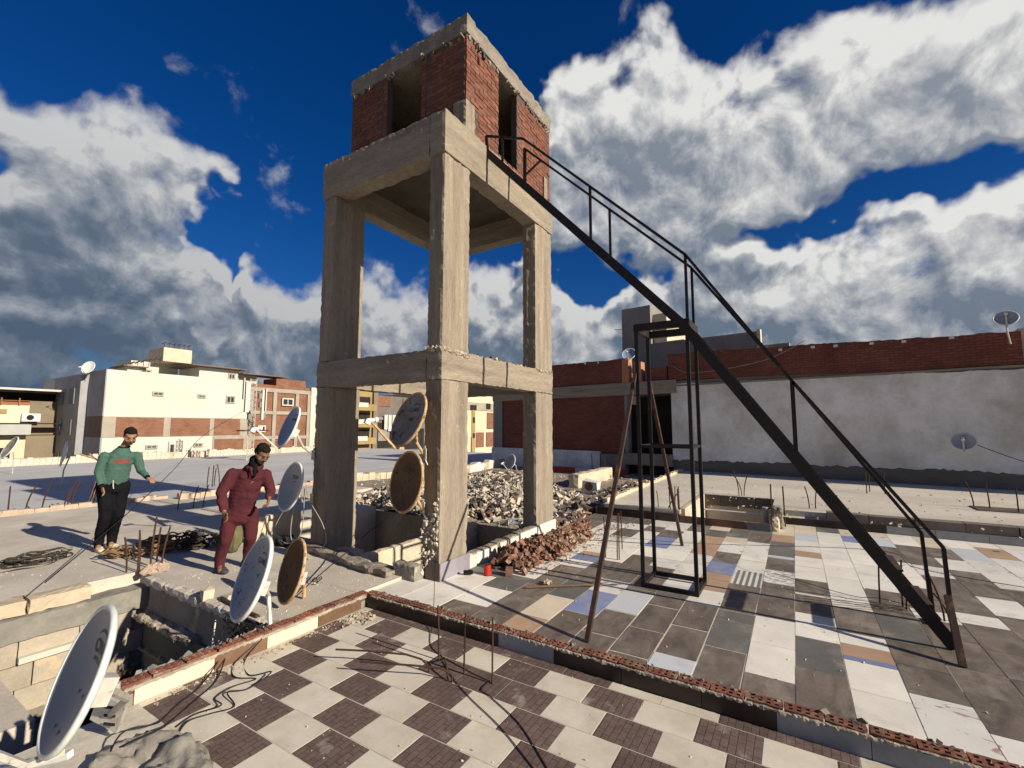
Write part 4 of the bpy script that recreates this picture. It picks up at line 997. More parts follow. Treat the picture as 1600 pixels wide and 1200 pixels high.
lw2 = empty('light_well_side', (2.56,5.4,0), 'shaded side wall of the light well with a broken ledge', 'wall'); O = Vector((2.56,5.4,0))
rbox('wall', (2.50,2.53,4.03,6.62,-3.5,-.012), dark_c, lw2, org=O, step=.08, amp=.012, edge=.02)
rbox('ledge', (2.36,2.52,5.3,6.6,-.42,-.36), mortw, lw2, org=O, step=.04, amp=.02, edge=.03)
rbox('ledge', (2.43,2.52,5.0,6.6,-.78,-.74), mortar, lw2, org=O, step=.05, amp=.02, edge=.03)
b = MB(O); b.box(2.47,2.52,5.0,6.58,-.74,-.42); b.build('dark_panel', mat('painted_shaft_panel', (.12,.13,.12), (.09,.09,.085), 2), lw2)
rbox('slab_edge', (2.44,2.56,4.1,6.62,-.06,.032), slabc, lw2, org=O, step=.05, amp=.008, edge=.03)
je = empty('broken_slab', (1.2,5,-.6), 'jagged broken slab edge at the lower left corner', 'slab')
me = rough_box(-1,.42,4.4,6.6,-.70,-.54, step=.06, amp=.02, edge=.03, org=(1.2,5,-.6)); fin('slab', me, slabc, je)
rk = empty('mortar_lump', (1.25,3.1,-.1), 'rounded lump of grey mortar at the end of the brick wall, beside the big dish', 'lump')
bm = bmesh.new(); bmesh.ops.create_icosphere(bm, subdivisions=5, radius=1)
for v in bm.verts:
    p = v.co.copy(); q = Vector((p.x*.26, p.y*.42, p.z*.24)); q.z = min(q.z, .10+.03*fbm(p,2)); q += p.normalized()*(.05*fbm(p,1.6)+.018*fbm(p,6)); v.co = q
me = bpy.data.meshes.new('l'); bm.to_mesh(me); bm.free(); o = fin('lump', me, mat('grey_mortar_lump', (.31,.29,.25), (.24,.22,.19), 4, bump=.8, bscale=25, bdist=.01), rk, smooth=True); o.location = (-.03,-.10,-.02)
b = MB(); b.box(0.6,1.30,-4,3.85,-11.9,-.30); struct('side_ledge', b, slabc)

# beige wall and dark objects by the left column
bw = empty('beige_wall', (4.4,6.9,.2), 'short cream rendered wall at the foot of the left tower column', 'wall')
rbox('wall', (3.92,4.66,6.92,7.05,.0,.44), plast, bw, org=(4.4,6.9,.2), step=.06, amp=.008, edge=.012)
cl = empty('dark_cloth_heap', (4.2,6.5,.03), 'crumpled dark cloth heap on the slab in front of the cream wall', 'cloth')
bm = bmesh.new(); bmesh.ops.create_icosphere(bm, subdivisions=4, radius=1)
for v in bm.verts:
    p = v.co.copy(); v.co = Vector((p.x*.14, p.y*.30, max(-.01,p.z*.13)))+p.normalized()*.06*fbm(p,2.4)
me = bpy.data.meshes.new('c'); bm.to_mesh(me); bm.free(); fin('cloth', me, fabricb, cl)

# ================================================================== rubble and debris
class Debris: pass
rr = random.Random(21)
def scatter(name, mt, n, reg, szr, flat=.5, label=None, cat=None, par=None, hfun=mound_h, z0=-.05, lift=(0,.03), seed=0):
    r = random.Random(seed); b = MB()
    for i in range(n):
        x, y = reg(r); s_ = szr[0]*(szr[1]/szr[0])**r.random(); z = z0+hfun(x, y)+r.uniform(*lift)
        lump(b, (x,y,z), (s_, s_*r.uniform(.4,.9), s_*r.uniform(.15,flat)), r)
    o = b.build(name, mt, par, kind='stuff')
    if label: tag(o, label, cat)
    return o
def moundreg(r):
    while True:
        x, y = r.uniform(7.22,12.6), r.uniform(3.75,9.9)
        if mound_h(x,y) > .03 or (r.random() < .05 and y > .45*x): return x, y
scatter('rubble', rubm, 6500, moundreg, (.014,.19), .40, 'heap of pale broken plaster and concrete chunks on the slab behind the tower', 'rubble', seed=1, lift=(0,.07))
scatter('rubble', plast, 1500, moundreg, (.03,.14), .5, 'cream fragments mixed through the rubble heap behind the tower', 'rubble', seed=2, lift=(0,.07))
scatter('rubble', rubd, 3000, moundreg, (.02,.22), .3, 'dark wood and dirt debris mixed through the rubble heap', 'rubble', seed=3, lift=(0,.06))
scatter('rubble', brickr, 420, moundreg, (.03,.11), .6, 'red brick fragments mixed through the rubble heap', 'rubble', seed=4, lift=(.0,.07))
scatter('plastic_scraps', rubb, 110, lambda r: (r.uniform(7.3,10), r.uniform(4,6.5)), (.03,.13), .2, 'blue plastic scraps lying in the rubble heap', 'litter', seed=5, lift=(.02,.08))
# line of debris along the roof edge left of the far slab
def dl(r): 
    t = r.random(); return 7.6+t*7+r.gauss(0,.15), 3.72+r.gauss(.15,.12)+t*.3
flat0 = lambda x, y: .0
scatter('debris', rubm, 520, dl, (.03,.20), .6, 'ragged line of pale debris along the edge of the dirt roof', 'debris', hfun=flat0, seed=6, lift=(0,.10))
scatter('debris', rubd, 500, dl, (.04,.25), .6, 'dark scraps lying along the edge of the dirt roof', 'debris', hfun=flat0, seed=7, lift=(0,.12))
scatter('gravel', rubm, 900, lambda r: (r.uniform(9,19), r.uniform(3.8,12.5)), (.02,.09), .5, 'loose stones scattered over the dirt roof', 'stones', hfun=flat0, seed=8, lift=(0,.01))
def slabreg(r):
    return (r.uniform(2.6,4.25), r.uniform(4.1,6.4)) if r.random() < .75 else (r.uniform(1,4.5), r.uniform(6.9,9))
scatter('gravel', plast, 620, slabreg, (.004,.018), .6, 'small chips of mortar strewn on the slab in front of the tower', 'stones', hfun=flat0, z0=.03, seed=9, lift=(0,.004))
scatter('gravel', mortw, 160, lambda r: (3.25-abs(r.gauss(0,.12)), 3.78-abs(r.gauss(0,.10))), (.012,.04), .6, 'white mortar crumbs in the corner of the lower terrace', 'stones', hfun=flat0, z0=-.06, seed=10, lift=(0,.012))
scatter('gravel', mortw, 220, lambda r: (r.uniform(1.5,3.3), 3.80-abs(r.gauss(0,.05))), (.006,.022), .5, 'fine mortar crumbs along the foot of the left parapet', 'stones', hfun=flat0, z0=-.06, seed=11, lift=(0,.004))
scatter('gravel', plast, 130, lambda r: (r.uniform(1.5,3.3), r.uniform(.5,3.6)), (.005,.014), .5, 'tiny bits of grit on the checkered tiles', 'stones', hfun=flat0, z0=-.06, seed=12, lift=(0,.003))
scatter('gravel', plast, 260, lambda r: (r.uniform(3.7,9), r.uniform(-2.5,3.3)), (.006,.02), .5, 'tiny bits of grit on the patchwork tiles', 'stones', hfun=flat0, z0=0, seed=13, lift=(0,.003))
scatter('gravel', plast, 500, lambda r: (r.uniform(9.4,16.5), r.uniform(-6,3.2)), (.01,.05), .4, 'chips lying on the far slab', 'stones', hfun=flat0, z0=.22, seed=14, lift=(0,.003))
# small mound under the brick heap
def heap_h(x, y):
    t = (x-4.95)/3.4
    if t < 0 or t > 1: return 0
    c = 3.16+.05*math.sin(t*9)+.1*t; w_ = (.44-.05*math.sin(t*17))*(1-.35*t)*math.sin(math.pi*min(1,t*1.0+.12))**.4
    return max(0, (.185-.08*t)*(1-((y-c)/w_)**2))*(.8+.7*fbm((x,y,0),4))
def heapreg(r):
    while True:
        x, y = r.uniform(4.95,8.3), r.uniform(2.6,3.56)
        if heap_h(x,y) > .015: return x, y
brick_heap = empty('broken_brick_heap', (6.2,3.2,0), 'long heap of broken red bricks on the tiles beside the tower', 'brick heap')
r = random.Random(31); pcs = []
for i in range(1500):
    x, y = heapreg(r); z = heap_h(x,y)*r.uniform(.55,1.05); s_ = .026*(.095/.026)**(r.random()**1.4); pcs.append((x,y,z,s_))
pcs.sort(key=lambda p: p[0]*.85+p[1]*.5-p[2]*2-p[3]*6)
shp = []
for k in range(8):
    q = MB(); lump(q, (0,0,0), (1,.75,.6), r); me = q.mesh('brick_piece'); me.materials.append(mat('broken_brick_piece', (.25,.13,.085), (.14,.068,.045), 1.2, rough=.95, bump=.5, bscale=5, orand=.4, spots=(.42,.31,.23), spot_scale=1.2, spot_thr=.62, spot_soft=.1)); shp.append(me)
bulk = MB((6.2,3.2,0))
for i, (x,y,z,s_) in enumerate(pcs):
    if i < 300:
        o = bpy.data.objects.new('brick_piece', shp[i%8]); COL.objects.link(o); o.parent = brick_heap; o.location = (x-6.2,y-3.2,z+.01); o.scale = (s_,)*3; o.rotation_euler = (r.uniform(-.6,.6),r.uniform(-.6,.6),r.uniform(0,6.28))
    else: lump(bulk, (x,y,z+.008), (s_,s_*.75,s_*.6), r)
bulk.build('brick_rubble', brickr, brick_heap, kind='stuff')
scatter('brick_crumbs', brickr, 500, lambda r: (5.0+r.random()*3.6, 3.0-abs(r.gauss(0,.22))), (.008,.03), .6, 'crumbs of brick spilled on the tiles in front of the brick heap', 'crumbs', hfun=flat0, z0=0, seed=33, lift=(0,.006))
scatter('brick_crumbs', brickr, 700, lambda r: (7.4+r.random()*3.2, 3.68+r.random()*.35), (.03,.09), .6, 'broken brick strewn along the roof edge beyond the right tower column', 'crumbs', hfun=flat0, z0=0, seed=34, lift=(-.03,.07))
def single_brick(x,y,z,rot,label,mt=brickm):
    o = bpy.data.objects.new('brick', hb.copy()); o.data.materials.clear(); o.data.materials.append(mt); COL.objects.link(o); o.location = (x,y,z); o.rotation_euler = rot; tag(o, label, 'brick'); return o
single_brick(5.75,2.86,.13,(1.3,.3,.5),'whole perforated brick tilted on the side of the brick heap')
q = MB((4.9,3.0,0)); q.obox((4.83,3.02,.045),(.10,.085,.085),.5,jit=.05,rnd=r); tag(q.build('brick_half', brickr, loc=(4.9,3.0,0)), 'broken half brick standing alone on the tiles beside the red can', 'brick')
q = MB((4.72,3.32,0)); q.tube([(4.70,3.25,.0),(4.70,3.25,.125)], .042, 20); can = q.build('red_can', redpl, loc=(4.72,3.32,0), smooth=False); tag(can, 'small red can on the white tiles at the foot of the tower', 'can')
q = MB((4.72,3.32,0)); q.tube([(4.70,3.25,.125),(4.70,3.25,.132)], .044, 20); q.tube([(4.70,3.25,.0),(4.70,3.25,.008)], .044, 20); q.build('rim', steel2, can)
q = MB((0,0,0)); q.tube([(4.56,3.50,.03),(4.60,3.40,.04)], .028, 12); tag(q.build('pipe_mouth', cablem), 'short black pipe end sticking out at the foot of the tower column', 'pipe')
# stick lying on the tiles
q = MB(); q.tube([(4.55,2.62,.015),(4.75,2.35,.02),(4.90,2.15,.018),(5.08,1.97,.02)], .012, 6, radii=[.014,.012,.010,.004]); q.tube([(4.90,2.15,.018),(5.05,1.90,.03),(5.2,1.75,.02)], .006, 5); q.tube([(5.2,1.9,.012),(4.85,2.2,.015)],.005,5)
tag(q.build('dry_stick', woodb), 'thin dry forked stick lying across the patchwork tiles', 'stick')
q = MB(); 
for i in range(9): lump(q, (4.78+r.uniform(-.06,.06),2.47+r.uniform(-.06,.06),.02),(.05,.03,.025),r)
tag(q.build('mortar_crumbs', mortw, kind='stuff'), 'little pile of mortar crumbs beside the dry stick', 'crumbs')
# bird's nest of wire on the mound, stubs
hb_ = empty('toilet_pan', (12.2,4.9,.0), 'discarded white ceramic pan lying on the dirt roof near the debris line', 'toilet pan')
q = MB((12.2,4.9,0)); q.box(12.05,12.35,4.7,5.15,-.04,.30,jit=.04,rnd=r); q.build('bowl', pvc, hb_); q = MB((12.2,4.9,0)); q.tube([(12.03,4.92,.15),(12.01,4.92,.15)], .12, 12); q.build('rusty_mouth', brickr, hb_)

# ================================================================== rebar stubs
def rebars(label, pts, group=None, rad=.007, dx=.02, seed=0):
    r = random.Random(seed); o = Vector((*pts[0][:3],)); e = empty('rebar_cluster', o, label, 'rebar', group or 'starter bars rising from the slabs')
    for p in pts:
        x,y,z,h = p[:4]; lx, ly = (p[4], p[5]) if len(p) > 4 else (r.uniform(-dx,dx), r.uniform(-dx,dx))
        b = MB(o); n = 5; b.tube([(x+lx*t*t, y+ly*t*t, z+h*t) for t in [i/n for i in range(n+1)]], rad, 6); b.build('bar', rebarm, e)
    return e
rebars('three upright rusty bars rising from the checkered tiles', [(2.94,2.50,-.06,.42),(2.88,2.20,-.06,.44),(2.89,1.95,-.06,.46)], rad=.0075, dx=.012, seed=1)
def bent(label, pts, rad=.007):
    q = MB(); q.tube(pts, rad, 6); tag(q.build('bent_rebar', rebarm), label, 'rebar', None)
bent('long bent rusty bar lying low over the checkered tiles beside the left upright bar', [(2.76,2.44,-.06),(2.76,2.44,-.02),(2.74,2.50,.03),(2.70,2.62,.05),(2.58,2.90,.055),(2.46,3.14,.055)])
bent('shorter bent rusty bar lying low over the checkered tiles, nearest the lower edge', [(2.75,2.21,-.06),(2.75,2.21,-.01),(2.72,2.28,.03),(2.62,2.46,.045),(2.44,2.84,.05)])
bent('short bent rusty bar bowed over the tiles between the upright bars', [(2.93,2.48,-.05),(2.87,2.38,.015),(2.80,2.30,.0),(2.74,2.24,-.055)])
rebars('pair of tall thin bars standing on the patchwork tiles left of the steel legs', [(6.15,2.12,0,.62,.05,-.0),(6.17,2.10,0,.60,.07,.02),(6.72,2.24,0,.55)], rad=.008, seed=2)
rebars('single bar with a lean beside the left steel strut', [(6.19,2.30,0,.55,.0,.02)], rad=.007, seed=3)
rebars('four short bars standing on the tiles under the foot of the stairs', [(6.08,-.66,0,.48),(6.09,-.84,0,.46),(5.97,-.85,0,.12),(6.0,-1.06,0,.38,.0,.02)], rad=.008, seed=4)
rebars('crossed bars leaning at the foot of the far handrail post', [(5.85,-1.10,0,.36,.12,.06),(5.88,-1.14,0,.22,.05,.09)], rad=.008, seed=5)
rebars('cluster of starter bars at the step behind the right steel strut', [(9.2,2.10,0,.62),(9.25,2.02,0,.66),(9.3,1.97,0,.60),(9.2,1.93,0,.66),(9.3,2.2,0,.50,.1,-.2)], rad=.010, seed=6)
rebars('starter bars on the kerb left of the roof opening', [(9.3,2.35,.2,.35,-.1,.0),(9.45,2.1,.2,.4,.05,.1)], rad=.008, seed=7)
rebars('starter bars behind the steel legs at the far slab', [(11.8,1.15,.22,.55,.1,.1),(11.85,1.05,.22,.5,-.05,-.1),(11.9,1.1,.22,.45,.0,.15)], rad=.010, seed=8)
rebars('two tall bars beside the mossy stump', [(9.7,.42,.0,.75),(9.75,.22,.0,.72)], rad=.012, dx=.01, seed=9)
rebars('bent bars right of the mossy stump', [(10.7,-.18,.22,.42,.0,.06),(10.75,-.28,.22,.40,.0,-.04),(10.6,-.62,.22,.3)], rad=.010, seed=10)
rebars('starter bars in the middle of the far slab, seen through the stair rails', [(13.8,-1.4,.22,.5),(13.9,-1.75,.22,.52),(14.2,-1.5,.22,.45)], rad=.011, seed=11)
rebars('row of starter bars near the right edge of the far slab', [(12.6,-2.95,.22,.50,.0,.10),(12.5,-3.15,.22,.48,.0,.03),(12.2,-3.45,.22,.46),(12.0,-3.65,.22,.44)], rad=.011, seed=12)
q = MB(); q.box(12.1,12.7,-3.9,-2.9,.224,.235); tag(q.build('dark_stain_plate', rubd), 'dark steel plate under the starter bars on the far slab', 'plate')
rebars('cluster of tall rusty starter bars in front of the rope pile', [(2.40,6.98,.03,.42,-.03,.03),(2.47,6.86,.03,.50,.0,.02),(2.50,6.90,.03,.46,-.02,.0),(2.62,6.92,.03,.62,.04,.02),(2.66,6.86,.03,.50,.02,.0),(2.66,6.72,.03,.52,.06,-.02)], rad=.010, seed=13)
rebars('starter bars at the far roof edge, left end', [(3.9-1.2,13.9,-.06,.62,.0,.0),(2.95,13.9,-.06,.62,.12,-.1),(3.2,13.9,-.06,.70,.12,-.1),(3.55,13.9,-.06,.62,.15,-.1),(3.62,13.95,-.06,.64,.1,-.05),(3.7,14.0,-.06,.6,.12,0)], rad=.014, seed=14)
rebars('starter bars on the roof behind the outstretched arm of the man in green', [(7.2,15.5,-.06,.62),(7.3,15.4,-.06,.66),(7.45,15.6,-.06,.55),(7.6,15.6,-.06,.68,-.1,0)], rad=.014, seed=15)
rebars('starter bars behind the left arm of the man in maroon', [(5.0,9.6,.03,.60),(5.1,9.5,.03,.75),(5.25,9.5,.03,.55),(4.95,9.4,.03,.36)], rad=.010, seed=16)
rebars('short dark bars in the shadow between the two men', [(4.7,11.3,.03,.48,.06,-.05),(4.95,11.2,.03,.48,.06,-.05),(5.1,11.1,.03,.48,.06,-.05)], rad=.010, seed=17)
rebars('starter bars far behind on the dirt roof in front of the red roof edge', [(17.0,6.8,-.05,.8),(17.1,6.5,-.05,.8),(16.5,6.1,-.05,.7)], rad=.016, seed=18)
bw2 = empty('bent_bar_bush', (3.95,13.7,0), 'tangle of bent pale bars at the far roof edge left of the man in green', 'rebar')
q = MB((3.95,13.7,0)); 
for k in range(6):
    q.tube([(3.95+r.uniform(-.06,.06),13.7,0),(4.03+r.uniform(-.03,.03),13.7,.55),(4.1+r.uniform(-.05,.05),13.7,.85+r.random()*.2),(4.1+r.choice([-1,1])*r.uniform(.15,.5),13.7,1.05+r.random()*.2)], .02, 5)
q.build('bent_bars', mat('light_rusty_bar', (.30,.20,.14)), bw2, kind='stuff')

# ================================================================== ropes, hoses and cables
def coil(name, mt, c, R0, n, loops, rad, hz, label, cat, sq=.7, seed=0, jit=.3):
    r = random.Random(seed); b = MB()
    for k in range(n):
        cx = c[0]+r.gauss(0,R0*jit); cy = c[1]+r.gauss(0,R0*jit); rx = R0*r.uniform(.4,1.1); ry = rx*r.uniform(.4,.9); ph = r.uniform(0,6.28); tilt = r.uniform(0,3.14)
        pts = []
        for i in range(int(26*loops)+1):
            a = ph+2*math.pi*i/26; x = rx*math.cos(a)*(1+.1*math.sin(3*a+k)); y = ry*math.sin(a)
            pts.append((cx+x*math.cos(tilt)-y*math.sin(tilt), cy+(x*math.sin(tilt)+y*math.cos(tilt))*sq, c[2]+rad+hz*max(0,(1-((cx+x-c[0])/(R0*2))**2))*(k/n)+.012*math.sin(5*a+k)))
        b.tube(pts, rad, 5)
    o = b.build(name, mt, kind='stuff', smooth=True); tag(o, label, cat); return o
coil('rope_pile', ropem, (3.0,7.7,.03), .22, 26, 1.0, .011, .22, 'pile of brown rope on the slab between the two men', 'rope', 1.0, 1)
coil('rope_pile', ropem, (3.75,7.35,.03), .15, 14, 1.0, .011, .16, 'frayed brown rope end right of the dark hose', 'rope', 1.0, 2)
coil('rope_pile', ropem, (2.6,7.9,.03), .14, 12, 1.0, .010, .14, 'tangle of brown rope beside the white shoes', 'rope', 1.0, 3)
coil('hose_coil', ropem2, (3.35,7.55,.03), .20, 22, 1.2, .012, .24, 'coil of dark hose in the middle of the rope pile', 'hose', 1.0, 4)
coil('cable_coil', ropem2, (1.9,8.5,.03), .32, 16, 1.0, .008, .10, 'low coil of dark and green cable on the slab at the left edge', 'cable', .8, 5, .25)
coil('cable_coil', cableg, (2.0,8.6,.03), .30, 5, 1.0, .005, .12, 'thin pale wire looped over the dark cable coil', 'cable', .8, 6, .2)
coil('wire_loop', cablem, (3.4,4.75,.03), .16, 2, 1.3, .004, .01, 'thin loop of black wire on the gravelly slab in front of the tower', 'wire', 1.0, 7, .25)
def cable(label, pts, rad, mt=cablem, sub=6, name='cable', cat='cable'):
    P_ = [Vector(p) for p in pts]; out = []
    for i in range(len(P_)-1):
        p0 = P_[max(i-1,0)]; p1 = P_[i]; p2 = P_[i+1]; p3 = P_[min(i+2,len(P_)-1)]
        for k in range(sub):
            t = k/sub; out.append(.5*((2*p1)+(-p0+p2)*t+(2*p0-5*p1+4*p2-p3)*t*t+(-p0+3*p1-3*p2+p3)*t**3))
    out.append(P_[-1]); b = MB(); b.tube(out, rad, 6); o = b.build(name, mt, smooth=True); tag(o, label, cat); return o
zt = -.055
cable('black cable running over the checkered tiles from the upright bars towards the lower right', [(2.90,1.98,zt),(2.78,1.97,zt),(2.74,1.86,zt),(2.60,1.55,zt),(2.40,1.28,zt),(2.24,1.08,zt),(2.14,.92,zt),(2.10,.70,zt),(2.0,.45,zt),(1.9,.2,zt)], .0032)
cable('second black cable from the upright bars joining the first one', [(2.94,2.46,zt),(2.80,2.25,zt),(2.66,1.98,zt),(2.52,1.65,zt),(2.36,1.36,zt),(2.22,1.12,zt),(2.13,.92,zt)], .003)
cable('thin wire dropping over the brick wall to the foot of the upright bars', [(3.44,3.02,1.95),(3.44,2.98,1.2),(3.44,2.99,.45),(3.42,2.98,.07),(3.33,2.92,-.04),(3.05,2.66,zt),(2.93,2.2,zt),(2.90,1.97,zt)], .003)
cable('black cable hanging from the pocked dish down the left parapet and snaking over the tiles', [(2.36,4.06,.10),(2.34,3.95,.085),(2.30,3.86,.05),(2.12,3.80,zt),(2.02,3.55,zt),(2.1,3.40,zt+.03),(1.92,3.38,zt),(1.80,3.42,zt+.02),(1.76,3.25,zt),(1.64,3.3,zt),(1.52,3.32,zt+.01),(1.44,3.26,zt)], .0048)
cable('second black cable looping beside it over the tiles', [(2.32,4.04,.10),(2.29,3.94,.085),(2.25,3.86,.03),(2.05,3.82,zt),(1.95,3.62,zt),(2.02,3.46,zt),(1.86,3.46,zt+.02),(1.74,3.46,zt),(1.70,3.30,zt+.02),(1.58,3.38,zt),(1.46,3.34,zt)], .0048)
cable('pair of black cables over the brick wall running toward the big dish', [(2.25,4.08,.10),(2.02,3.95,.09),(1.95,3.86,.0),(1.75,3.70,zt),(1.58,3.60,zt),(1.45,3.5,zt),(1.36,3.38,-.0),(1.20,3.4,.02),(1.05,3.2,-.08)], .005)
cable('black cable beside it crossing the dark tile', [(2.20,4.07,.10),(2.06,3.94,.09),(2.00,3.86,.0),(1.85,3.68,zt),(1.66,3.55,zt),(1.45,3.42,zt),(1.36,3.3,.0),(1.18,3.3,.0)], .005)
cable('long overhead cable from the mast across both men to the lower left', [(11.5,21.7,2.55),(6.5,14.2,1.62),(4.2,10.3,1.0),(2.65,7.8,.62),(1.5,6.2,.30)], .006)
cable('cable stretched from the near tower column down to the rusty dish', [(6.2,5.9,.42),(4.6,5.05,.42),(3.9,4.85,.22),(3.3,4.62,.10),(2.95,4.42,.06)], .006)
cable('thin line sagging across the patchwork tiles behind the steel legs', [(7.1,3.2,.06),(7.38,1.5,.05),(6.4,-.66,.46),(6.2,-1.06,.36),(5.9,-2.6,.35)], .003)
cable('thin wire lying along the tiles toward the stair foot', [(6.6,.3,.01),(6.1,-.4,.03),(6.08,-.66,.05),(5.97,-.95,.05)], .003)
for i in range(4):
    cable('thin wire fanning over the tiles by the short bars, strand %s' % ['nearest the camera','second from the camera','third from the camera','farthest from the camera'][i], [(5.65+.08*i,.0,.008),(5.78+.06*i,-.5,.012),(5.93+.03*i,-.86,.02)], .0025, mt=steel2, name='wire', cat='wire')
cable('thin wire sagging across the far brick wall', [(16.9,-.5,4.55),(16.9,.8,3.95),(17.4,3.0,3.75),(17.6,3.8,4.1)], .012, mt=cableg)
cable('thin dark wire running from the wall dish down to the right', [(16.0,-3.9,1.35),(15.9,-4.6,1.0),(15.9,-5.2,.85)], .010)
cable('grey antenna cable looping down the left tower column', [(4.15,6.08,.95),(4.12,5.95,.75),(4.10,5.6,.45),(4.12,5.55,.2),(4.13,5.85,.06),(4.05,6.2,.15),(4.10,6.3,.5),(4.15,6.2,.9)], .007, mt=cableg)
cable('grey antenna cable hanging in a loop beside it', [(4.14,6.2,.85),(4.05,6.5,.5),(4.0,6.55,.25),(4.08,6.35,.1),(4.12,6.1,.3),(4.14,6.1,.9)], .006, mt=cableg)
cable('white pipe bent over the edge of the light well', [(2.44,4.52,.01),(2.40,4.42,-.03),(2.33,4.25,-.16),(2.31,4.15,-.3)], .018, mt=pvc, name='pipe', cat='pipe')
cable('thin white tube hanging in the light well', [(2.38,4.80,-.05),(2.32,4.72,-.25),(2.28,4.68,-.45)], .007, mt=pvc, name='pipe', cat='pipe')
cable('rusty pipe bridging the corner of the light well', [(2.55,5.05,.05),(2.52,4.7,.035),(2.50,4.3,.04)], .022, mt=steel2, name='pipe', cat='pipe')
cable('pale pipe lying by the beige wall behind the man in maroon', [(4.3,7.6,.05),(4.75,7.35,.06)], .02, mt=pvc, name='pipe', cat='pipe')
r = random.Random(77)
b = MB()
for i in range(14):
    b.tube([(2.45+r.uniform(-.1,.1),4.2+r.uniform(-.1,.4),.03),(2.4+r.uniform(-.1,.1),4.2+r.uniform(-.1,.4),-.0),(2.38+r.uniform(-.1,.1),4.12+r.uniform(-.1,.4),-.1),(2.40+r.uniform(-.1,.15),4.05+r.uniform(0,.6),.04)], .007, 5)
tag(b.build('cable_tangle', cablem, kind='stuff'), 'tangle of black cables under the pocked dish at the light well edge', 'cable')
for x,y,w,h,lab in ((2.50,5.25,.10,.09,'pale cube of stone perched on the light well edge'),(2.62,5.02,.12,.05,'chipped stone next to it on the light well edge')):
    b = MB((x,y,.03)); b.box(x-w/2,x+w/2,y-w/2,y+w/2,.03,.03+h,jit=.012,rnd=r); o = b.build('stone', plast, loc=(x,y,.03)); tag(o, lab, 'stone')
for x,y,lab in ((2.56,6.78,'broken brick bedded in pink mortar at the corner of the light well'),(2.63,6.72,'small broken brick in front of the starter bars')):
    b = MB((x,y,.03))
    for k in range(6): lump(b, (x+r.uniform(-.07,.07),y+r.uniform(-.07,.07),.06),(.10,.07,.06),r)
    o = b.build('broken_brick', mat('pinkish_brick', (.44,.27,.20), (.48,.40,.32), 8, bump=.8), loc=(x,y,.03), kind='stuff'); tag(o, lab, 'brick')
b = MB(); b.box(17.2,17.3,5.5,9.0,-.05,.16); tag(b.build('painted_kerb', redw), 'strip of red and white painted kerb at the foot of the brick house', 'kerb')
b = MB((17.2,7,0)); b.box(17.18,17.199,6.9,7.6,-.05,.162); b.build('white_stripe', whitew, bpy.data.objects['painted_kerb'], loc=(17.2,7,0))
sk_ = empty('green_sack', (3.55,6.85,.03), 'olive sack standing behind the man in maroon', 'sack')
bm = bmesh.new(); bmesh.ops.create_icosphere(bm, subdivisions=4, radius=1)
for v in bm.verts: p = v.co.copy(); v.co = Vector((p.x*.12, p.y*.16, p.z*.24+.22))+p.normalized()*.03*fbm(p,2.5)
me = bpy.data.meshes.new('s'); bm.to_mesh(me); bm.free(); fin('sack', me, mat('olive_cloth', (.14,.13,.06), (.10,.095,.05), 5, bump=.5), sk_, smooth=True)

# ================================================================== satellite dishes
rust1 = mat('pocked_dish_face', (.30,.34,.40), (.26,.30,.36), 3, rough=.45, bump=.1, bscale=60, bdist=.002, spots=(.075,.045,.03), spot_scale=15, spot_thr=.615, spot_soft=.02)
rust2 = mat('rusty_dish_face', (.27,.28,.28), (.20,.15,.10), 4, mixc=.5, rough=.75, bump=.3, bscale=60, bdist=.002, spots=(.055,.034,.024), spot_scale=13, spot_thr=.60, spot_soft=.05)
rust3 = mat('brown_rust_face', (.11,.065,.038), (.18,.11,.055), 5, rough=.9, bump=.4, bscale=60, bdist=.003, spots=(.06,.036,.024), spot_scale=20, spot_thr=.60, spot_soft=.05)
rrim  = mat('orange_rust_rim', (.42,.24,.09), (.55,.42,.28), 14, rough=.8, bump=.6, bscale=50, spots=(.20,.09,.035), spot_scale=25, spot_thr=.58)
dface = mat('grey_blue_dish', (.23,.25,.29), (.21,.23,.27), 3, rough=.4, bump=.03, fine=.03)
dfaceb = mat('blue_dish', (.22,.29,.42), (.20,.27,.40), 3, rough=.4, bump=.03, fine=.03)
dfacel = mat('light_grey_dish', (.36,.38,.40), (.32,.34,.36), 3, rough=.45, bump=.03, fine=.04, spots=(.30,.27,.22), spot_scale=5, spot_thr=.7)
drim  = mat('pale_dish_rim', (.62,.66,.62), (.56,.60,.57), 4, rough=.4, bump=.05)
dwhite = mat('white_dish', (.72,.72,.69), (.66,.66,.63), 3, rough=.4, bump=.03)
dwhitef = mat('pale_dish_face', (.45,.45,.42), (.38,.38,.36), 3, rough=.45, bump=.03)
logom = mat('dish_print', (.03,.03,.04), rough=.5, bump=0)
def text_mesh(s, size):
    cu = bpy.data.curves.new('t', 'FONT'); cu.body = s; cu.size = size; cu.align_x = 'CENTER'; cu.align_y = 'CENTER'; cu.offset = size*.02
    o = bpy.data.objects.new('t', cu); COL.objects.link(o); dg = bpy.context.evaluated_depsgraph_get(); me = bpy.data.meshes.new_from_object(o.evaluated_get(dg)); bpy.data.objects.remove(o); return me
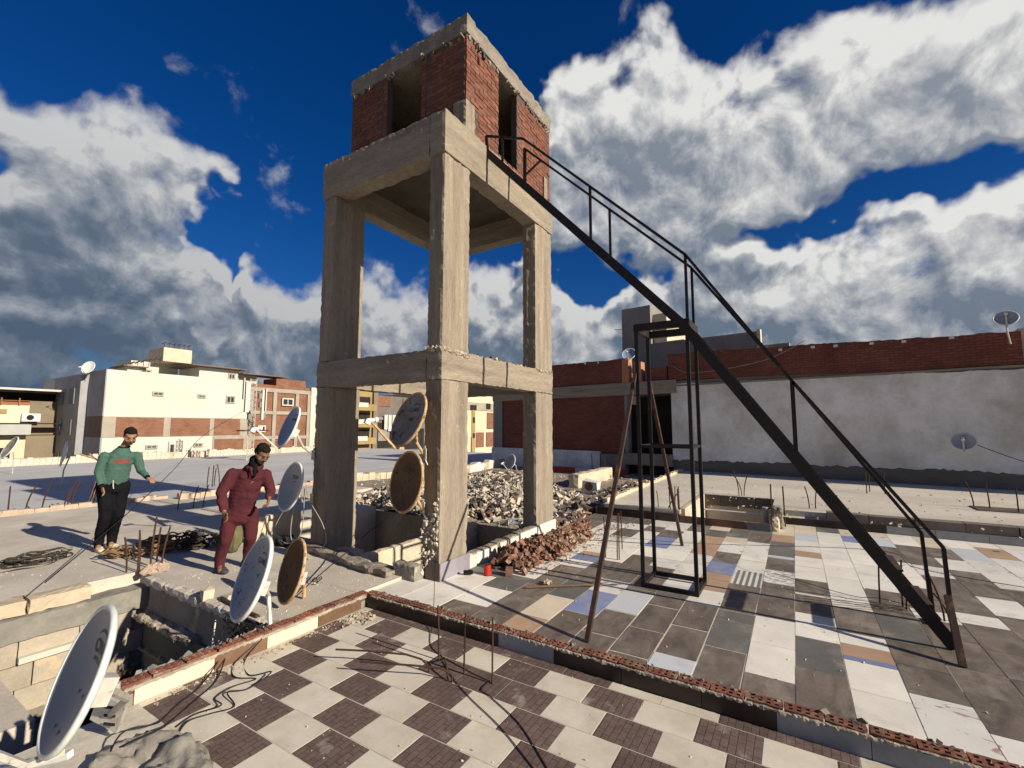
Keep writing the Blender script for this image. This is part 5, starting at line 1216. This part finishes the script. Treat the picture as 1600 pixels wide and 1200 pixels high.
def dish(c, D, az, el, face, rim, label, logo='CAMEX', sub=None, mount=None, pocks=(), arm=True, group=None, armlen=1.0, holes=True, lsize=.075, roll=0, backm=None, sw=True):
    c = Vector(c); a = R(az); e = R(el)
    n = Vector((math.cos(a)*math.cos(e), math.sin(a)*math.cos(e), math.sin(e))); side = Vector((-math.sin(a), math.cos(a), 0)); uv = n.cross(side)
    # side x, uv y, n z
    M = Matrix((side, uv, n)).transposed().to_4x4(); M.translation = c
    root = empty('satellite_dish', c, label, 'satellite dish', group or 'satellite dishes on the roofs'); root.rotation_euler = M.to_euler()
    RX, RY, dp = D*.47, D*.51, D*.105
    zf = lambda x, y: dp*((x/RX)**2+(y/RY)**2-1)
    b = MB(); NR, NA = 10, 56; vs = [(0,0,zf(0,0))]
    for i in range(1, NR+1):
        for k in range(NA): x = RX*i/NR*math.cos(2*math.pi*k/NA); y = RY*i/NR*math.sin(2*math.pi*k/NA); vs.append((x,y,zf(x,y)))
    fs = [(0,1+k,1+(k+1)%NA) for k in range(NA)]
    for i in range(NR-1):
        for k in range(NA): fs.append((1+i*NA+k,1+(i+1)*NA+k,1+(i+1)*NA+(k+1)%NA,1+i*NA+(k+1)%NA))
    b.add(vs, fs); ref = b.build('reflector', face, root, smooth=True)
    bb_ = MB(); bb_.add([(x,y,z-.004-.004*(1)) for x,y,z in vs], [f[::-1] for f in fs]); bb_.build('back', backm or rim, root, smooth=True)
    rp_ = [(RX*1.012*math.cos(2*math.pi*k/64), RY*1.012*math.sin(2*math.pi*k/64), .0) for k in range(65)]
    b = MB(); 
    prof = [(.97,-.004),(1.0,.004),(1.045,-.002),(1.06,-.016),(1.035,-.034),(.98,-.024)]
    vs = []; 
    for k in range(64):
        ca, sa = math.cos(2*math.pi*k/64), math.sin(2*math.pi*k/64)
        for q, z in prof: 
            ex = (q-1)*D*.5/.5*.5; vs.append(((RX+ex)*ca, (RY+ex)*sa, z*D/.7))
    np_ = len(prof); fs = []
    for k in range(64):
        for j in range(np_): fs.append((k*np_+j, k*np_+(j+1)%np_, ((k+1)%64)*np_+(j+1)%np_, ((k+1)%64)*np_+j))
    b.add(vs, fs); b.build('rim', rim, root, smooth=True)
    if arm:
        f = D*.62*armlen; b = MB()
        p0 = Vector((0,-RY*1.02,-.03)); p1 = Vector((0,-RY*.98-.05,.02)); p2 = Vector((0,-RY*.62,f))
        b.beam(p1, p2, .028, .022); b.beam(p0-Vector((0,0,.06)), p1, .03, .025); b.build('arm', rim if rim in (rrim,) else galv, root)
        d_ = (Vector((0,-RY*.05,0))-p2).normalized(); b = MB()
        b.tube([p2+Vector((0,.02,0))-d_*.06, p2+Vector((0,.02,0))+d_*.03], .022, 10); b.tube([p2+Vector((0,.02,0))+d_*.03, p2+Vector((0,.02,0))+d_*.06], .032, 12); b.obox(p2+Vector((0,.0,-.0))-d_*.05, (.05,.05,.06), Matrix.Identity(3))
        b.build('receiver', pvc, root)
    b = MB(); b.box(-.055,.055,-RY*.45,RY*.1,-dp-.035,-dp-.012); b.obox((0,-RY*.2,-dp-.07),(.07,.12,.07), Matrix.Identity(3)); b.build('bracket', galv, root)
    if mount:
        mi_ = M.inverted(); pts = [Vector((0,-RY*.2,-dp-.09))]+[mi_@Vector(p) for p in mount]; b = MB(); b.tube(pts, .019, 8); b.build('pole', rim if rim is rrim else galv, root)
    if logo:
        def put(me, cx, cy, mt=logom):
            for v in me.vertices: x, y = v.co.x+cx, v.co.y+cy; v.co = (x, y, zf(x,y)+.0025)
            fin('logo', me, mt, root)
        put(text_mesh(logo, lsize*D/.7), 0, RY*.40)
        if sub: put(text_mesh(sub, lsize*.32*D/.7), 0, RY*.40-.062*D/.7)
        if sw:
            b = MB(); pv = []
            for k in range(13):
                t = k/12; an = R(20+140*t); x = .085*math.cos(an); y = .05*math.sin(an)+.025; w_ = .006*math.sin(math.pi*t)+.001; pv.append((x,y,w_))
            vs = []; 
            for x,y,w_ in pv: vs += [(x,y-w_,0),(x,y+w_,0)]
            b.add(vs, [(2*k,2*k+2,2*k+3,2*k+1) for k in range(12)]); put(b.mesh('sw'), 0.01, RY*.40)
    if holes:
        for hx, hy in ((-.035,-RY*.25),(.035,-RY*.25),(-.035,-RY*.72),(.035,-RY*.72)):
            b = MB(); w_ = .010; vs = [(hx-w_,hy+w_*.8),(hx+w_,hy+w_*.8),(hx,hy-w_)]; b.add([(x,y,zf(x,y)+.003) for x,y in vs], [(0,1,2)]); b.build('bolt_head', logom, root)
    return root
AZ, EL = 165, 20
dish((.81,2.82,.665), .555, AZ+8, 20, dface, drim, 'big grey dish with pale green rim standing nearest the camera at the lower left', logo='ONE', sub='SATELLITE', mount=[(1.15,3.2,.30),(1.20,3.6,.05)], lsize=.10)
b = MB((1.2,3.6,0)); b.obox((1.19,3.55,.10),(.02,.20,.16),Matrix.Rotation(.4,3,'Z')@Matrix.Rotation(.3,3,'X')); 
mb_ = empty('wall_bracket', (1.2,3.6,0), 'slotted white metal bracket bolting the big dish to the end of the brick wall', 'bracket'); b.build('plate', galv, mb_)
b = MB((1.2,3.6,0))
for k in range(3): b.obox((1.178,3.50+.005*k,.055+.045*k),(.006,.075,.014),Matrix.Rotation(.4,3,'Z'))
b.build('slots', darkv, mb_, kind='stuff'); b = MB((1.2,3.6,0)); b.tube([(1.25,3.68,-.1),(1.25,3.68,.2)], .03, 10); b.build('post', galv, mb_)
dish((2.27,4.06,.50), .66, AZ, EL, rust1, dwhite, 'white dish pocked with rust holes, mounted on the left brick wall', mount=[(2.46,4.08,.28),(2.44,4.0,.05)], arm=False, lsize=.07)
dish((2.82,4.33,.37), .58, AZ, 15, rust3, rrim, 'small dish completely covered in brown rust with an orange rim, on the slab', logo=None, mount=[(3.0,4.36,.15),(3.02,4.38,.03)], arm=False, holes=False)
dish((4.0,6.35,1.80), .60, AZ, EL, dfaceb, dwhite, 'upper blue dish on the left tower column', mount=[(4.12,6.15,1.5),(4.22,6.03,1.38)])
dish((3.98,6.22,.94), .66, AZ+6, 14, dfacel, dwhite, 'lower light grey dish on the left tower column', logo='TIGER', sub='SATELLITE', mount=[(4.15,6.16,.70),(4.22,6.04,.75)], arm=False, sw=False)
dish((3.98,3.92,1.89), .66, AZ, EL+2, rust2, rrim, 'upper speckled rusty dish on the near tower column', mount=[(4.14,3.92,1.60),(4.22,3.88,1.46)])
dish((3.98,3.94,1.15), .68, AZ+2, 10, rust3, rrim, 'lower dish with heavy brown rust on the near tower column', mount=[(4.14,3.92,.95),(4.22,3.88,.80)], arm=False)
for c, lab in (((4.225,6.04,1.38),'upper triangular bracket on the left tower column'),((4.225,6.03,.75),'lower triangular bracket on the left tower column'),((4.222,3.86,1.46),'triangular white bracket on the near tower column'),((4.222,3.87,.82),'rusty bracket low on the near tower column')):
    b = MB(c); x,y,z = c
    b.tube([(x-.012,y-.02,z+.10),(x-.012,y+.02,z),(x-.012,y-.06,z-.13)], .010, 6); b.box(x-.02,x-.004,y-.035,y+.03,z-.07,z+.07); tag(b.build('mounting_bracket', galv, loc=c), lab, 'bracket')
dish((16.2,10.1,.36), .60, AZ, EL, dface, dwhite, 'small dish beyond the rubble seen through the right tower opening', mount=[(16.5,10.0,.2),(16.6,10.0,-.05)])
dish((18.0,5.55,4.75), .55, AZ+20, 30, dfaceb, dwhite, 'small dish beside the grey stair room above the brick parapet', mount=[(17.95,5.45,4.2),(17.9,5.3,3.5)], group=None)
dish((16.1,-3.69,1.44), .50, 165, 34, dwhitef, dwhite, 'dish fixed in the middle of the grey plaster wall', logo='STAR', mount=[(16.5,-3.7,1.3),(16.68,-3.7,1.2)])
dish((16.25,-4.72,4.56), .47, 165, 34, dwhitef, dwhite, 'dish on top of the brick parapet at the right edge', logo='STAR', mount=[(16.35,-4.75,4.2),(16.4,-4.8,3.9)])
dish((9.65,35.8,5.35), .75, 215, 20, dwhite, dwhite, 'white dish on the corner of the grey and white building', logo=None, mount=[(9.8,36,4.8)], holes=False)
dish((4.6,18.5,1.0), .70, 168, 8, tinw, dwhite, 'white dish seen edge-on behind the back of the man in green', logo=None, mount=[(4.7,18.7,.5),(4.7,18.8,-.05)], holes=False, arm=False)
dish((4.9,26,1.0), .85, 185, 25, rust2, drim, 'old dish leaning in front of the beige building', logo=None, mount=[(5.1,26.2,.5),(5.1,26.2,-.06)], holes=False)
q = MB(); 
lnb = empty('feed_arm', (.45,3.1,.2), 'pale green feed arm of the big dish entering at the bottom left corner', 'feed arm')
q = MB((.45,3.1,.2)); q.beam((.82,2.83,.33),(.60,3.20,.235),.03,.028); q.build('arm', drim, lnb); q = MB((.45,3.1,.2)); q.obox((.58,3.23,.235),(.06,.08,.06),.5); q.build('receiver', pvc, lnb)

# ================================================================== people
skin = mat('skin', (.33,.185,.115), (.28,.15,.09), 12, rough=.55, bump=.05, fine=.05)
skin2 = mat('darker_skin', (.20,.105,.065), (.165,.085,.05), 12, rough=.55, bump=.05, fine=.05)
hairm = mat('black_hair', (.012,.010,.010), (.02,.016,.014), 40, rough=1, spec=.03, bump=.6, bscale=150, bdist=.004)
greenk = mat('green_knit', (.062,.125,.100), (.048,.100,.08), 6, rough=.95, bump=.35, bscale=120, bdist=.003)
redpr = mat('red_print', (.20,.06,.045), (.15,.05,.04), 20, rough=.9, bump=.2)
blackc = mat('black_trousers', (.007,.007,.009), (.012,.012,.014), 5, rough=1, spec=.03, bump=.3, bscale=60)
maroonc = mat('maroon_cotton', (.080,.015,.021), (.056,.011,.016), 5, rough=.92, bump=.4, bscale=70, bdist=.004)
creamsh = mat('cream_shoe', (.62,.53,.42), (.50,.43,.34), 10, rough=.7, bump=.2)
darksh = mat('dark_shoe', (.035,.032,.033), (.06,.055,.055), 10, rough=.7, bump=.2)
ICO = None
def ico_data():
    global ICO
    if ICO is None:
        bm = bmesh.new(); bmesh.ops.create_icosphere(bm, subdivisions=2, radius=1); ICO = ([v.co.copy() for v in bm.verts], [[v.index for v in f.verts] for f in bm.faces]); bm.free()
    return ICO
class Blob:
    def __init__(s): s.mb = MB()
    def ball(s, c, r, ax=None):
        V, F = ico_data(); c = Vector(c)
        if isinstance(r, (int, float)): vs = [c+v*r for v in V]
        else: vs = [c+ax@Vector((v.x*r[0], v.y*r[1], v.z*r[2])) for v in V]
        s.mb.add(vs, F)
    def limb(s, a, b, ra, rb):
        a = Vector(a); b = Vector(b); L = (b-a).length; n = max(2, int(L/(min(ra,rb)*.45))+1)
        for i in range(n+1): t = i/n; s.ball(a.lerp(b, t), ra+(rb-ra)*t)
    def chain(s, pts, rs):
        for i in range(len(pts)-1): s.limb(pts[i], pts[i+1], rs[i], rs[i+1])
    def build(s, name, mt, par, voxel=.010, folds=None, smooth=3, mats=None, pick=None):
        me = s.mb.mesh(name); o = bpy.data.objects.new(name, me); COL.objects.link(o)
        md = o.modifiers.new('r', 'REMESH'); md.mode = 'VOXEL'; md.voxel_size = voxel; md.use_smooth_shade = True
        sm = o.modifiers.new('s', 'SMOOTH'); sm.factor = .6; sm.iterations = smooth
        dg = bpy.context.evaluated_depsgraph_get(); m2 = bpy.data.meshes.new_from_object(o.evaluated_get(dg)); bpy.data.objects.remove(o)
        if folds:
            ns = [v.normal.copy() for v in m2.vertices]
            for v, n in zip(m2.vertices, ns): v.co = v.co+n*folds(v.co.copy())
        m2.materials.clear(); m2.materials.append(mt)
        if mats:
            m2.materials.append(mats)
            for p in m2.polygons: p.material_index = 1 if pick(p.center, p.normal) else 0
        m2.update(); return fin(name, m2, None, par, smooth=True)
def frame(F):
    F = Vector(F).normalized(); Sx = Vector((0,0,1)).cross(F).normalized(); U = F.cross(Sx); return Matrix((Sx, F, U)).transposed(), Sx, F, U   # x: person's left
def hand(bl, wr, dr, palm_n, rad=1.0, curl=.5, right=True):
    """palm and five fingers, the thumb leaving the side near the wrist"""
    wr = Vector(wr); d = Vector(dr).normalized(); n = Vector(palm_n); n = (n-d*n.dot(d)).normalized(); s_ = d.cross(n)*(1 if right else -1)
    A = Matrix((s_, n, d)).transposed(); bl.ball(wr+d*.045, (.040*rad,.016*rad,.052*rad), A)
    for k, (off, ln) in enumerate(((-.030,.066),(-.010,.078),(.011,.073),(.030,.056))):
        b0 = wr+d*.085+s_*off; b1 = b0+(d*(1-curl*.35)+n*curl*.5)*ln*.5; b2 = b1+(d*(1-curl)+n*curl)*ln*.32; b3 = b2+(d*(.8-curl)+n*(curl+.25))*ln*.22
        bl.chain([wr+d*.06+s_*off*.8, b0, b1, b2, b3], [.011,.0098,.009,.0083,.0075])
    t0 = wr+d*.03-s_*.030; t1 = t0+(d*.55-s_*.75+n*.2)*.035; t2 = t1+(d*.85-s_*.2+n*.35)*.030
    bl.chain([wr+d*.02-s_*.015, t0, t1, t2], [.014,.013,.011,.009])
def head(par, body, hc, Fh, sk, neck, nr=.052):
    A, Sx, F, U = frame(Fh); hc = Vector(hc); P = lambda x, y, z: hc+Sx*x+F*y+U*z
    body.ball(P(0,-.012,.035), (.073,.092,.083), A); body.ball(P(0,.012,-.02), (.064,.078,.078), A); body.ball(P(0,.030,-.068), (.044,.048,.040), A); body.ball(P(0,.050,-.092), .021)
    body.chain([P(0,.078,.02), P(0,.096,-.010), P(0,.100,-.022)], [.009,.012,.013]); body.ball(P(.012,.090,-.026), .009); body.ball(P(-.012,.090,-.026), .009)
    body.ball(P(0,.082,-.054), (.022,.010,.006), A); body.ball(P(0,.080,-.062), (.019,.010,.006), A)
    body.ball(P(0,.072,.034), (.045,.014,.010), A)
    for s_ in (-1,1):
        body.ball(P(s_*.073,-.006,-.006), (.010,.018,.030), A); body.ball(P(s_*.045,.045,-.03), (.022,.03,.03), A)
    body.limb(neck, P(0,-.02,-.05), nr, nr*.97)
    h = Blob(); h.ball(P(0,-.024,.052), (.078,.092,.080), A); h.ball(P(0,-.058,.0), (.070,.058,.062), A); h.ball(P(0,.030,.092), (.055,.048,.030), A)
    for s_ in (-1,1): h.ball(P(s_*.070,.008,.028), (.008,.022,.026), A)
    h.build('hair', hairm, par, .008, smooth=2)
    f = Blob()
    for s_ in (-1,1):
        f.ball(P(s_*.030,.083,.012), (.013,.006,.0055), A); f.ball(P(s_*.030,.088,.030), (.018,.006,.0045), A)
    f.build('eye_and_brow', hairm, par, .004, smooth=1)['kind'] = 'stuff'
    g_ = Blob(); g_.ball(P(0,.064,-.086), (.034,.026,.020), A); g_.ball(P(0,.090,-.046), (.022,.008,.005), A)
    for s_ in (-1,1): g_.ball(P(s_*.046,.040,-.062), (.014,.034,.026), A)
    g_.build('beard', mat('short_beard', (.035,.022,.017)), par, .006, smooth=1)
def V3(t): return Vector(t)
def foldf(seed, a=.008, sc=9, st=(1,1,.5)):
    return lambda p: a*mnoise.fractal(Vector((p.x*st[0]+seed, p.y*st[1], p.z*st[2]*1.0))*sc, .8, 2, 3)+a*.9*math.sin(p.z*30+(p.x+p.y)*26+14*mnoise.noise(p*3.2+Vector((seed,0,0))))*max(0, mnoise.noise(p*4+Vector((0,seed,0)))+.15)

# --- man in the green sweater
gm_ = empty('person', (2.66,8.45,.03), 'man in green sweater with red chest print and black trousers, holding one arm out', 'person')
A, Sx, F, U = frame((-.36,-.93,0))
hip = V3((-.028,-.135,.955)); hR = hip-Sx*.09; hL = hip+Sx*.09
kR, aR = V3((-.106,-.165,.50)), V3((-.083,.046,.085)); kL, aL = V3((.050,-.125,.515)), V3((.070,.080,.09))
ch = V3((-.010,-.215,1.30)); nk = V3((.018,-.262,1.475)); sR = V3((-.02,-.235,1.345))-Sx*.155; sL = V3((.02,-.245,1.34))+Sx*.15
eR, wR = V3((-.215,-.150,1.135)), V3((-.190,-.235,.925)); eL, wL = V3((.215,-.30,1.135)), V3((.235,-.510,1.035))
body = Blob(); body.chain([hR,kR,aR+V3((0,0,.10)),aR],[.07,.05,.036,.034]); body.chain([hL,kL,aL+V3((0,0,.10)),aL],[.07,.05,.036,.034]); body.chain([hip,ch,nk],[.11,.12,.05])
body.chain([sR,eR,wR],[.045,.036,.027]); body.chain([sL,eL,wL],[.045,.036,.027]); body.chain([V3(aR),V3(aR)+F*.10-U*.03],[.036,.03]); body.chain([V3(aL),V3(aL)+F*.10-U*.03],[.036,.03])
body.limb(sR, sL, .05, .05)
hand(body, wR, (.02,-.06,-.10), -Sx+F*.3, 1.0, .55, True); hand(body, wL, (.03,-.12,-.045), (0,0,-1), 1.0, .5, False)
head(gm_, body, (.040,-.375,1.625), (-.10,-1.0,-.62), skin, nk)
body.build('body', skin, gm_, .0085, smooth=2)
sw_ = Blob()
for t, (rx, ry, rz_2) in ((0,(.155,.120,.10)),(.25,(.162,.125,.10)),(.5,(.165,.128,.10)),(.75,(.172,.130,.10)),(1.0,(.160,.118,.09))):
    c = V3((-.030,-.150,.99)).lerp(V3((-.008,-.228,1.345)), t); sw_.ball(c, (rx,ry,rz_2), A)
for t in (.12,.37,.62,.87): c = V3((-.030,-.150,.99)).lerp(V3((-.008,-.228,1.345)), t); sw_.ball(c, (.164,.125,.09), A)
sw_.limb(sR, sL, .062, .062); sw_.limb(V3((.0,-.235,1.37)), nk-V3((0,0,.03)), .115, .066)
sw_.chain([sR,eR,wR+V3((0,.02,.03))],[.068,.054,.042]); sw_.chain([sL,eL,wL+V3((0,.03,.012))],[.067,.052,.040])
pk = lambda c, n: (abs((c-ch).dot(Sx)-.035) < .085 and (c-ch).dot(F) > .03 and 1.245 < c.z < 1.305 and n.dot(F) > .1)
sw_.build('sweater', greenk, gm_, .010, foldf(1,.007), mats=redpr, pick=pk)
cf = Blob(); cf.limb(wR+V3((-.002,.012,.022)), wR, .040, .036); cf.limb(wL+V3((0,.022,.008)), wL, .038, .034)
for k in range(14):
    a = 2*math.pi*k/14; cf.ball(nk+V3((0,0,-.0))+Sx*.060*math.cos(a)+F*(.056*math.sin(a)+.005)-U*.012*math.sin(a), .015)
cf.build('cuffs_and_collar', blackc, gm_, .008, smooth=1)
tr = Blob(); tr.ball(hip+V3((0,0,.02)), (.158,.128,.12), A); tr.ball(hip-V3((0,0,.06)), (.162,.130,.11), A)
tr.chain([hR-V3((0,0,.03)),kR+V3((0,0,.12)),kR,aR+V3((0,0,.10)),aR+V3((0,0,-.01))],[.105,.088,.076,.064,.058]); tr.chain([hL-V3((0,0,.03)),kL+V3((0,0,.12)),kL,aL+V3((0,0,.10)),aL+V3((0,0,-.01))],[.105,.088,.076,.064,.058])
tr.build('trousers', blackc, gm_, .011, foldf(2,.008))
for a_ in (aR, aL):
    sh = Blob(); Ff = V3((-.05,-1,0)).normalized() if a_ is aR else V3((.35,-.95,0)).normalized(); Af, S2, F2, U2 = frame(Ff); bz = V3((a_.x,a_.y,0))
    sh.ball(bz+F2*-.045+V3((0,0,.045)), (.042,.052,.045), Af); sh.ball(bz+F2*.04+V3((0,0,.040)), (.045,.09,.036), Af); sh.ball(bz+F2*.115+V3((0,0,.028)), (.045,.062,.028), Af); sh.ball(bz+F2*.03+V3((0,0,.014)), (.050,.145,.016), Af)
    sh.build('shoe', creamsh, gm_, .008, smooth=2)
b = MB(); b.tube([hip+F*.14+V3((0,0,.06)), hip+F*.148+V3((.005,0,-.02)), hip+F*.150+V3((.012,0,-.06))], .006, 5); b.build('drawstring', whitew, gm_)

# --- man in maroon overalls
mm = empty('person', (3.05,6.0,.03), 'bearded man in maroon overalls with dark scarf bending forward beside the rope pile', 'person')
A, Sx, F, U = frame((-.40,-.91,0))
hip = V3((.070,-.150,.735)); hR = hip-Sx*.095; hL = hip+Sx*.095
kR, aR = V3((-.065,-.120,.41)), V3((-.050,.030,.085)); kL, aL = V3((.185,-.180,.41)), V3((.26,-.01,.09))
ch = V3((.065,-.285,1.12)); nk = V3((.080,-.375,1.315)); sR = V3((.055,-.30,1.19))-Sx*.17; sL = V3((.075,-.315,1.17))+Sx*.16
eR, wR = V3((-.205,-.215,.985)), V3((-.195,-.285,.775)); eL, wL = V3((.285,-.395,.975)), V3((.175,-.560,.905))
body = Blob(); body.chain([hR,kR,aR+V3((0,0,.10)),aR],[.07,.05,.036,.034]); body.chain([hL,kL,aL+V3((0,0,.10)),aL],[.07,.05,.036,.034]); body.chain([hip,ch,nk],[.11,.12,.05]); body.limb(sR,sL,.05,.05)
body.chain([sR,eR,wR],[.045,.036,.028]); body.chain([sL,eL,wL],[.045,.036,.028]); body.chain([aR,aR+F*.1-V3((0,0,.04))],[.034,.03]); body.chain([aL,aL+F*.1-V3((0,0,.04))],[.034,.03])
hand(body, wR, (.01,-.05,-.10), -Sx+F*.5, 1.05, .6, True); hand(body, wL, (-.05,-.05,-.085), -Sx, 1.05, .7, False)
head(mm, body, (.098,-.500,1.435), (.05,-1.0,-.85), skin2, nk)
body.build('body', skin2, mm, .0085, smooth=2)
ov = Blob()
for k in range(9):
    t = k/8; c = V3((.070,-.155,.78)).lerp(V3((.065,-.300,1.165)), t); rx = .156+.014*math.sin(t*3)+.008*t; ov.ball(c, (rx,.135,.09), A)
ov.limb(sR, sL, .070, .070); ov.limb(V3((.068,-.31,1.20)), nk-V3((0,0,.035)), .105, .07)
ov.chain([sR,eR,wR+V3((0,.02,.035))],[.078,.062,.050]); ov.chain([sL,eL,wL+V3((.02,.03,.012))],[.076,.060,.048])
ov.ball(hip, (.160,.135,.13), A); ov.ball(hip-V3((0,0,.07)), (.160,.135,.11), A)
ov.chain([hR-V3((0,0,.03)),kR+V3((0,0,.12)),kR,aR+V3((0,0,.12)),aR+V3((0,0,-.01))],[.096,.084,.074,.068,.062]); ov.chain([hL-V3((0,0,.03)),kL+V3((0,0,.12)),kL,aL+V3((0,0,.12)),aL+V3((0,0,-.01))],[.096,.084,.074,.068,.062])
ov.build('overalls', maroonc, mm, .011, foldf(5,.011,8))
# collar, placket and pocket flaps
cl_ = Blob()
for k in range(12):
    a = R(200+k*280/11+30); cl_.ball(nk+Sx*.085*math.cos(a)+F*(.075*math.sin(a)+.01)-V3((0,0,.035+.02*math.sin(a))), (.020,.020,.030), A)
for s_ in (-1,1): cl_.limb(nk+Sx*.05*s_+F*.085-V3((0,0,.05)), nk+Sx*.03*s_+F*.135-V3((0,0,.13)), .016, .010)
cl_.build('collar', maroonc, mm, .008, smooth=1)
sc_ = Blob(); sc_.limb(nk-V3((0,0,.05))+F*.02, nk+F*.035+V3((0,0,.045)), .076, .062); sc_.limb(nk+F*.06-V3((0,0,.02)), nk+F*.115-V3((0,0,.14)), .045, .018)
sc_.build('scarf', blackc, mm, .009, foldf(8,.006,12))
for a_ in (aR, aL):
    sh = Blob(); Ff = V3((-.05,-1,0)).normalized() if a_ is aR else V3((.2,-1,0)).normalized(); Af, S2, F2, U2 = frame(Ff); bz = V3((a_.x,a_.y,0))
    sh.ball(bz+F2*-.035+V3((0,0,.05)), (.046,.055,.05), Af); sh.ball(bz+F2*.05+V3((0,0,.045)), (.050,.095,.040), Af); sh.ball(bz+F2*.12+V3((0,0,.032)), (.050,.06,.032), Af); sh.ball(bz+F2*.035+V3((0,0,.014)), (.054,.15,.016), Af)
    sh.build('shoe', darksh, mm, .008, smooth=2)
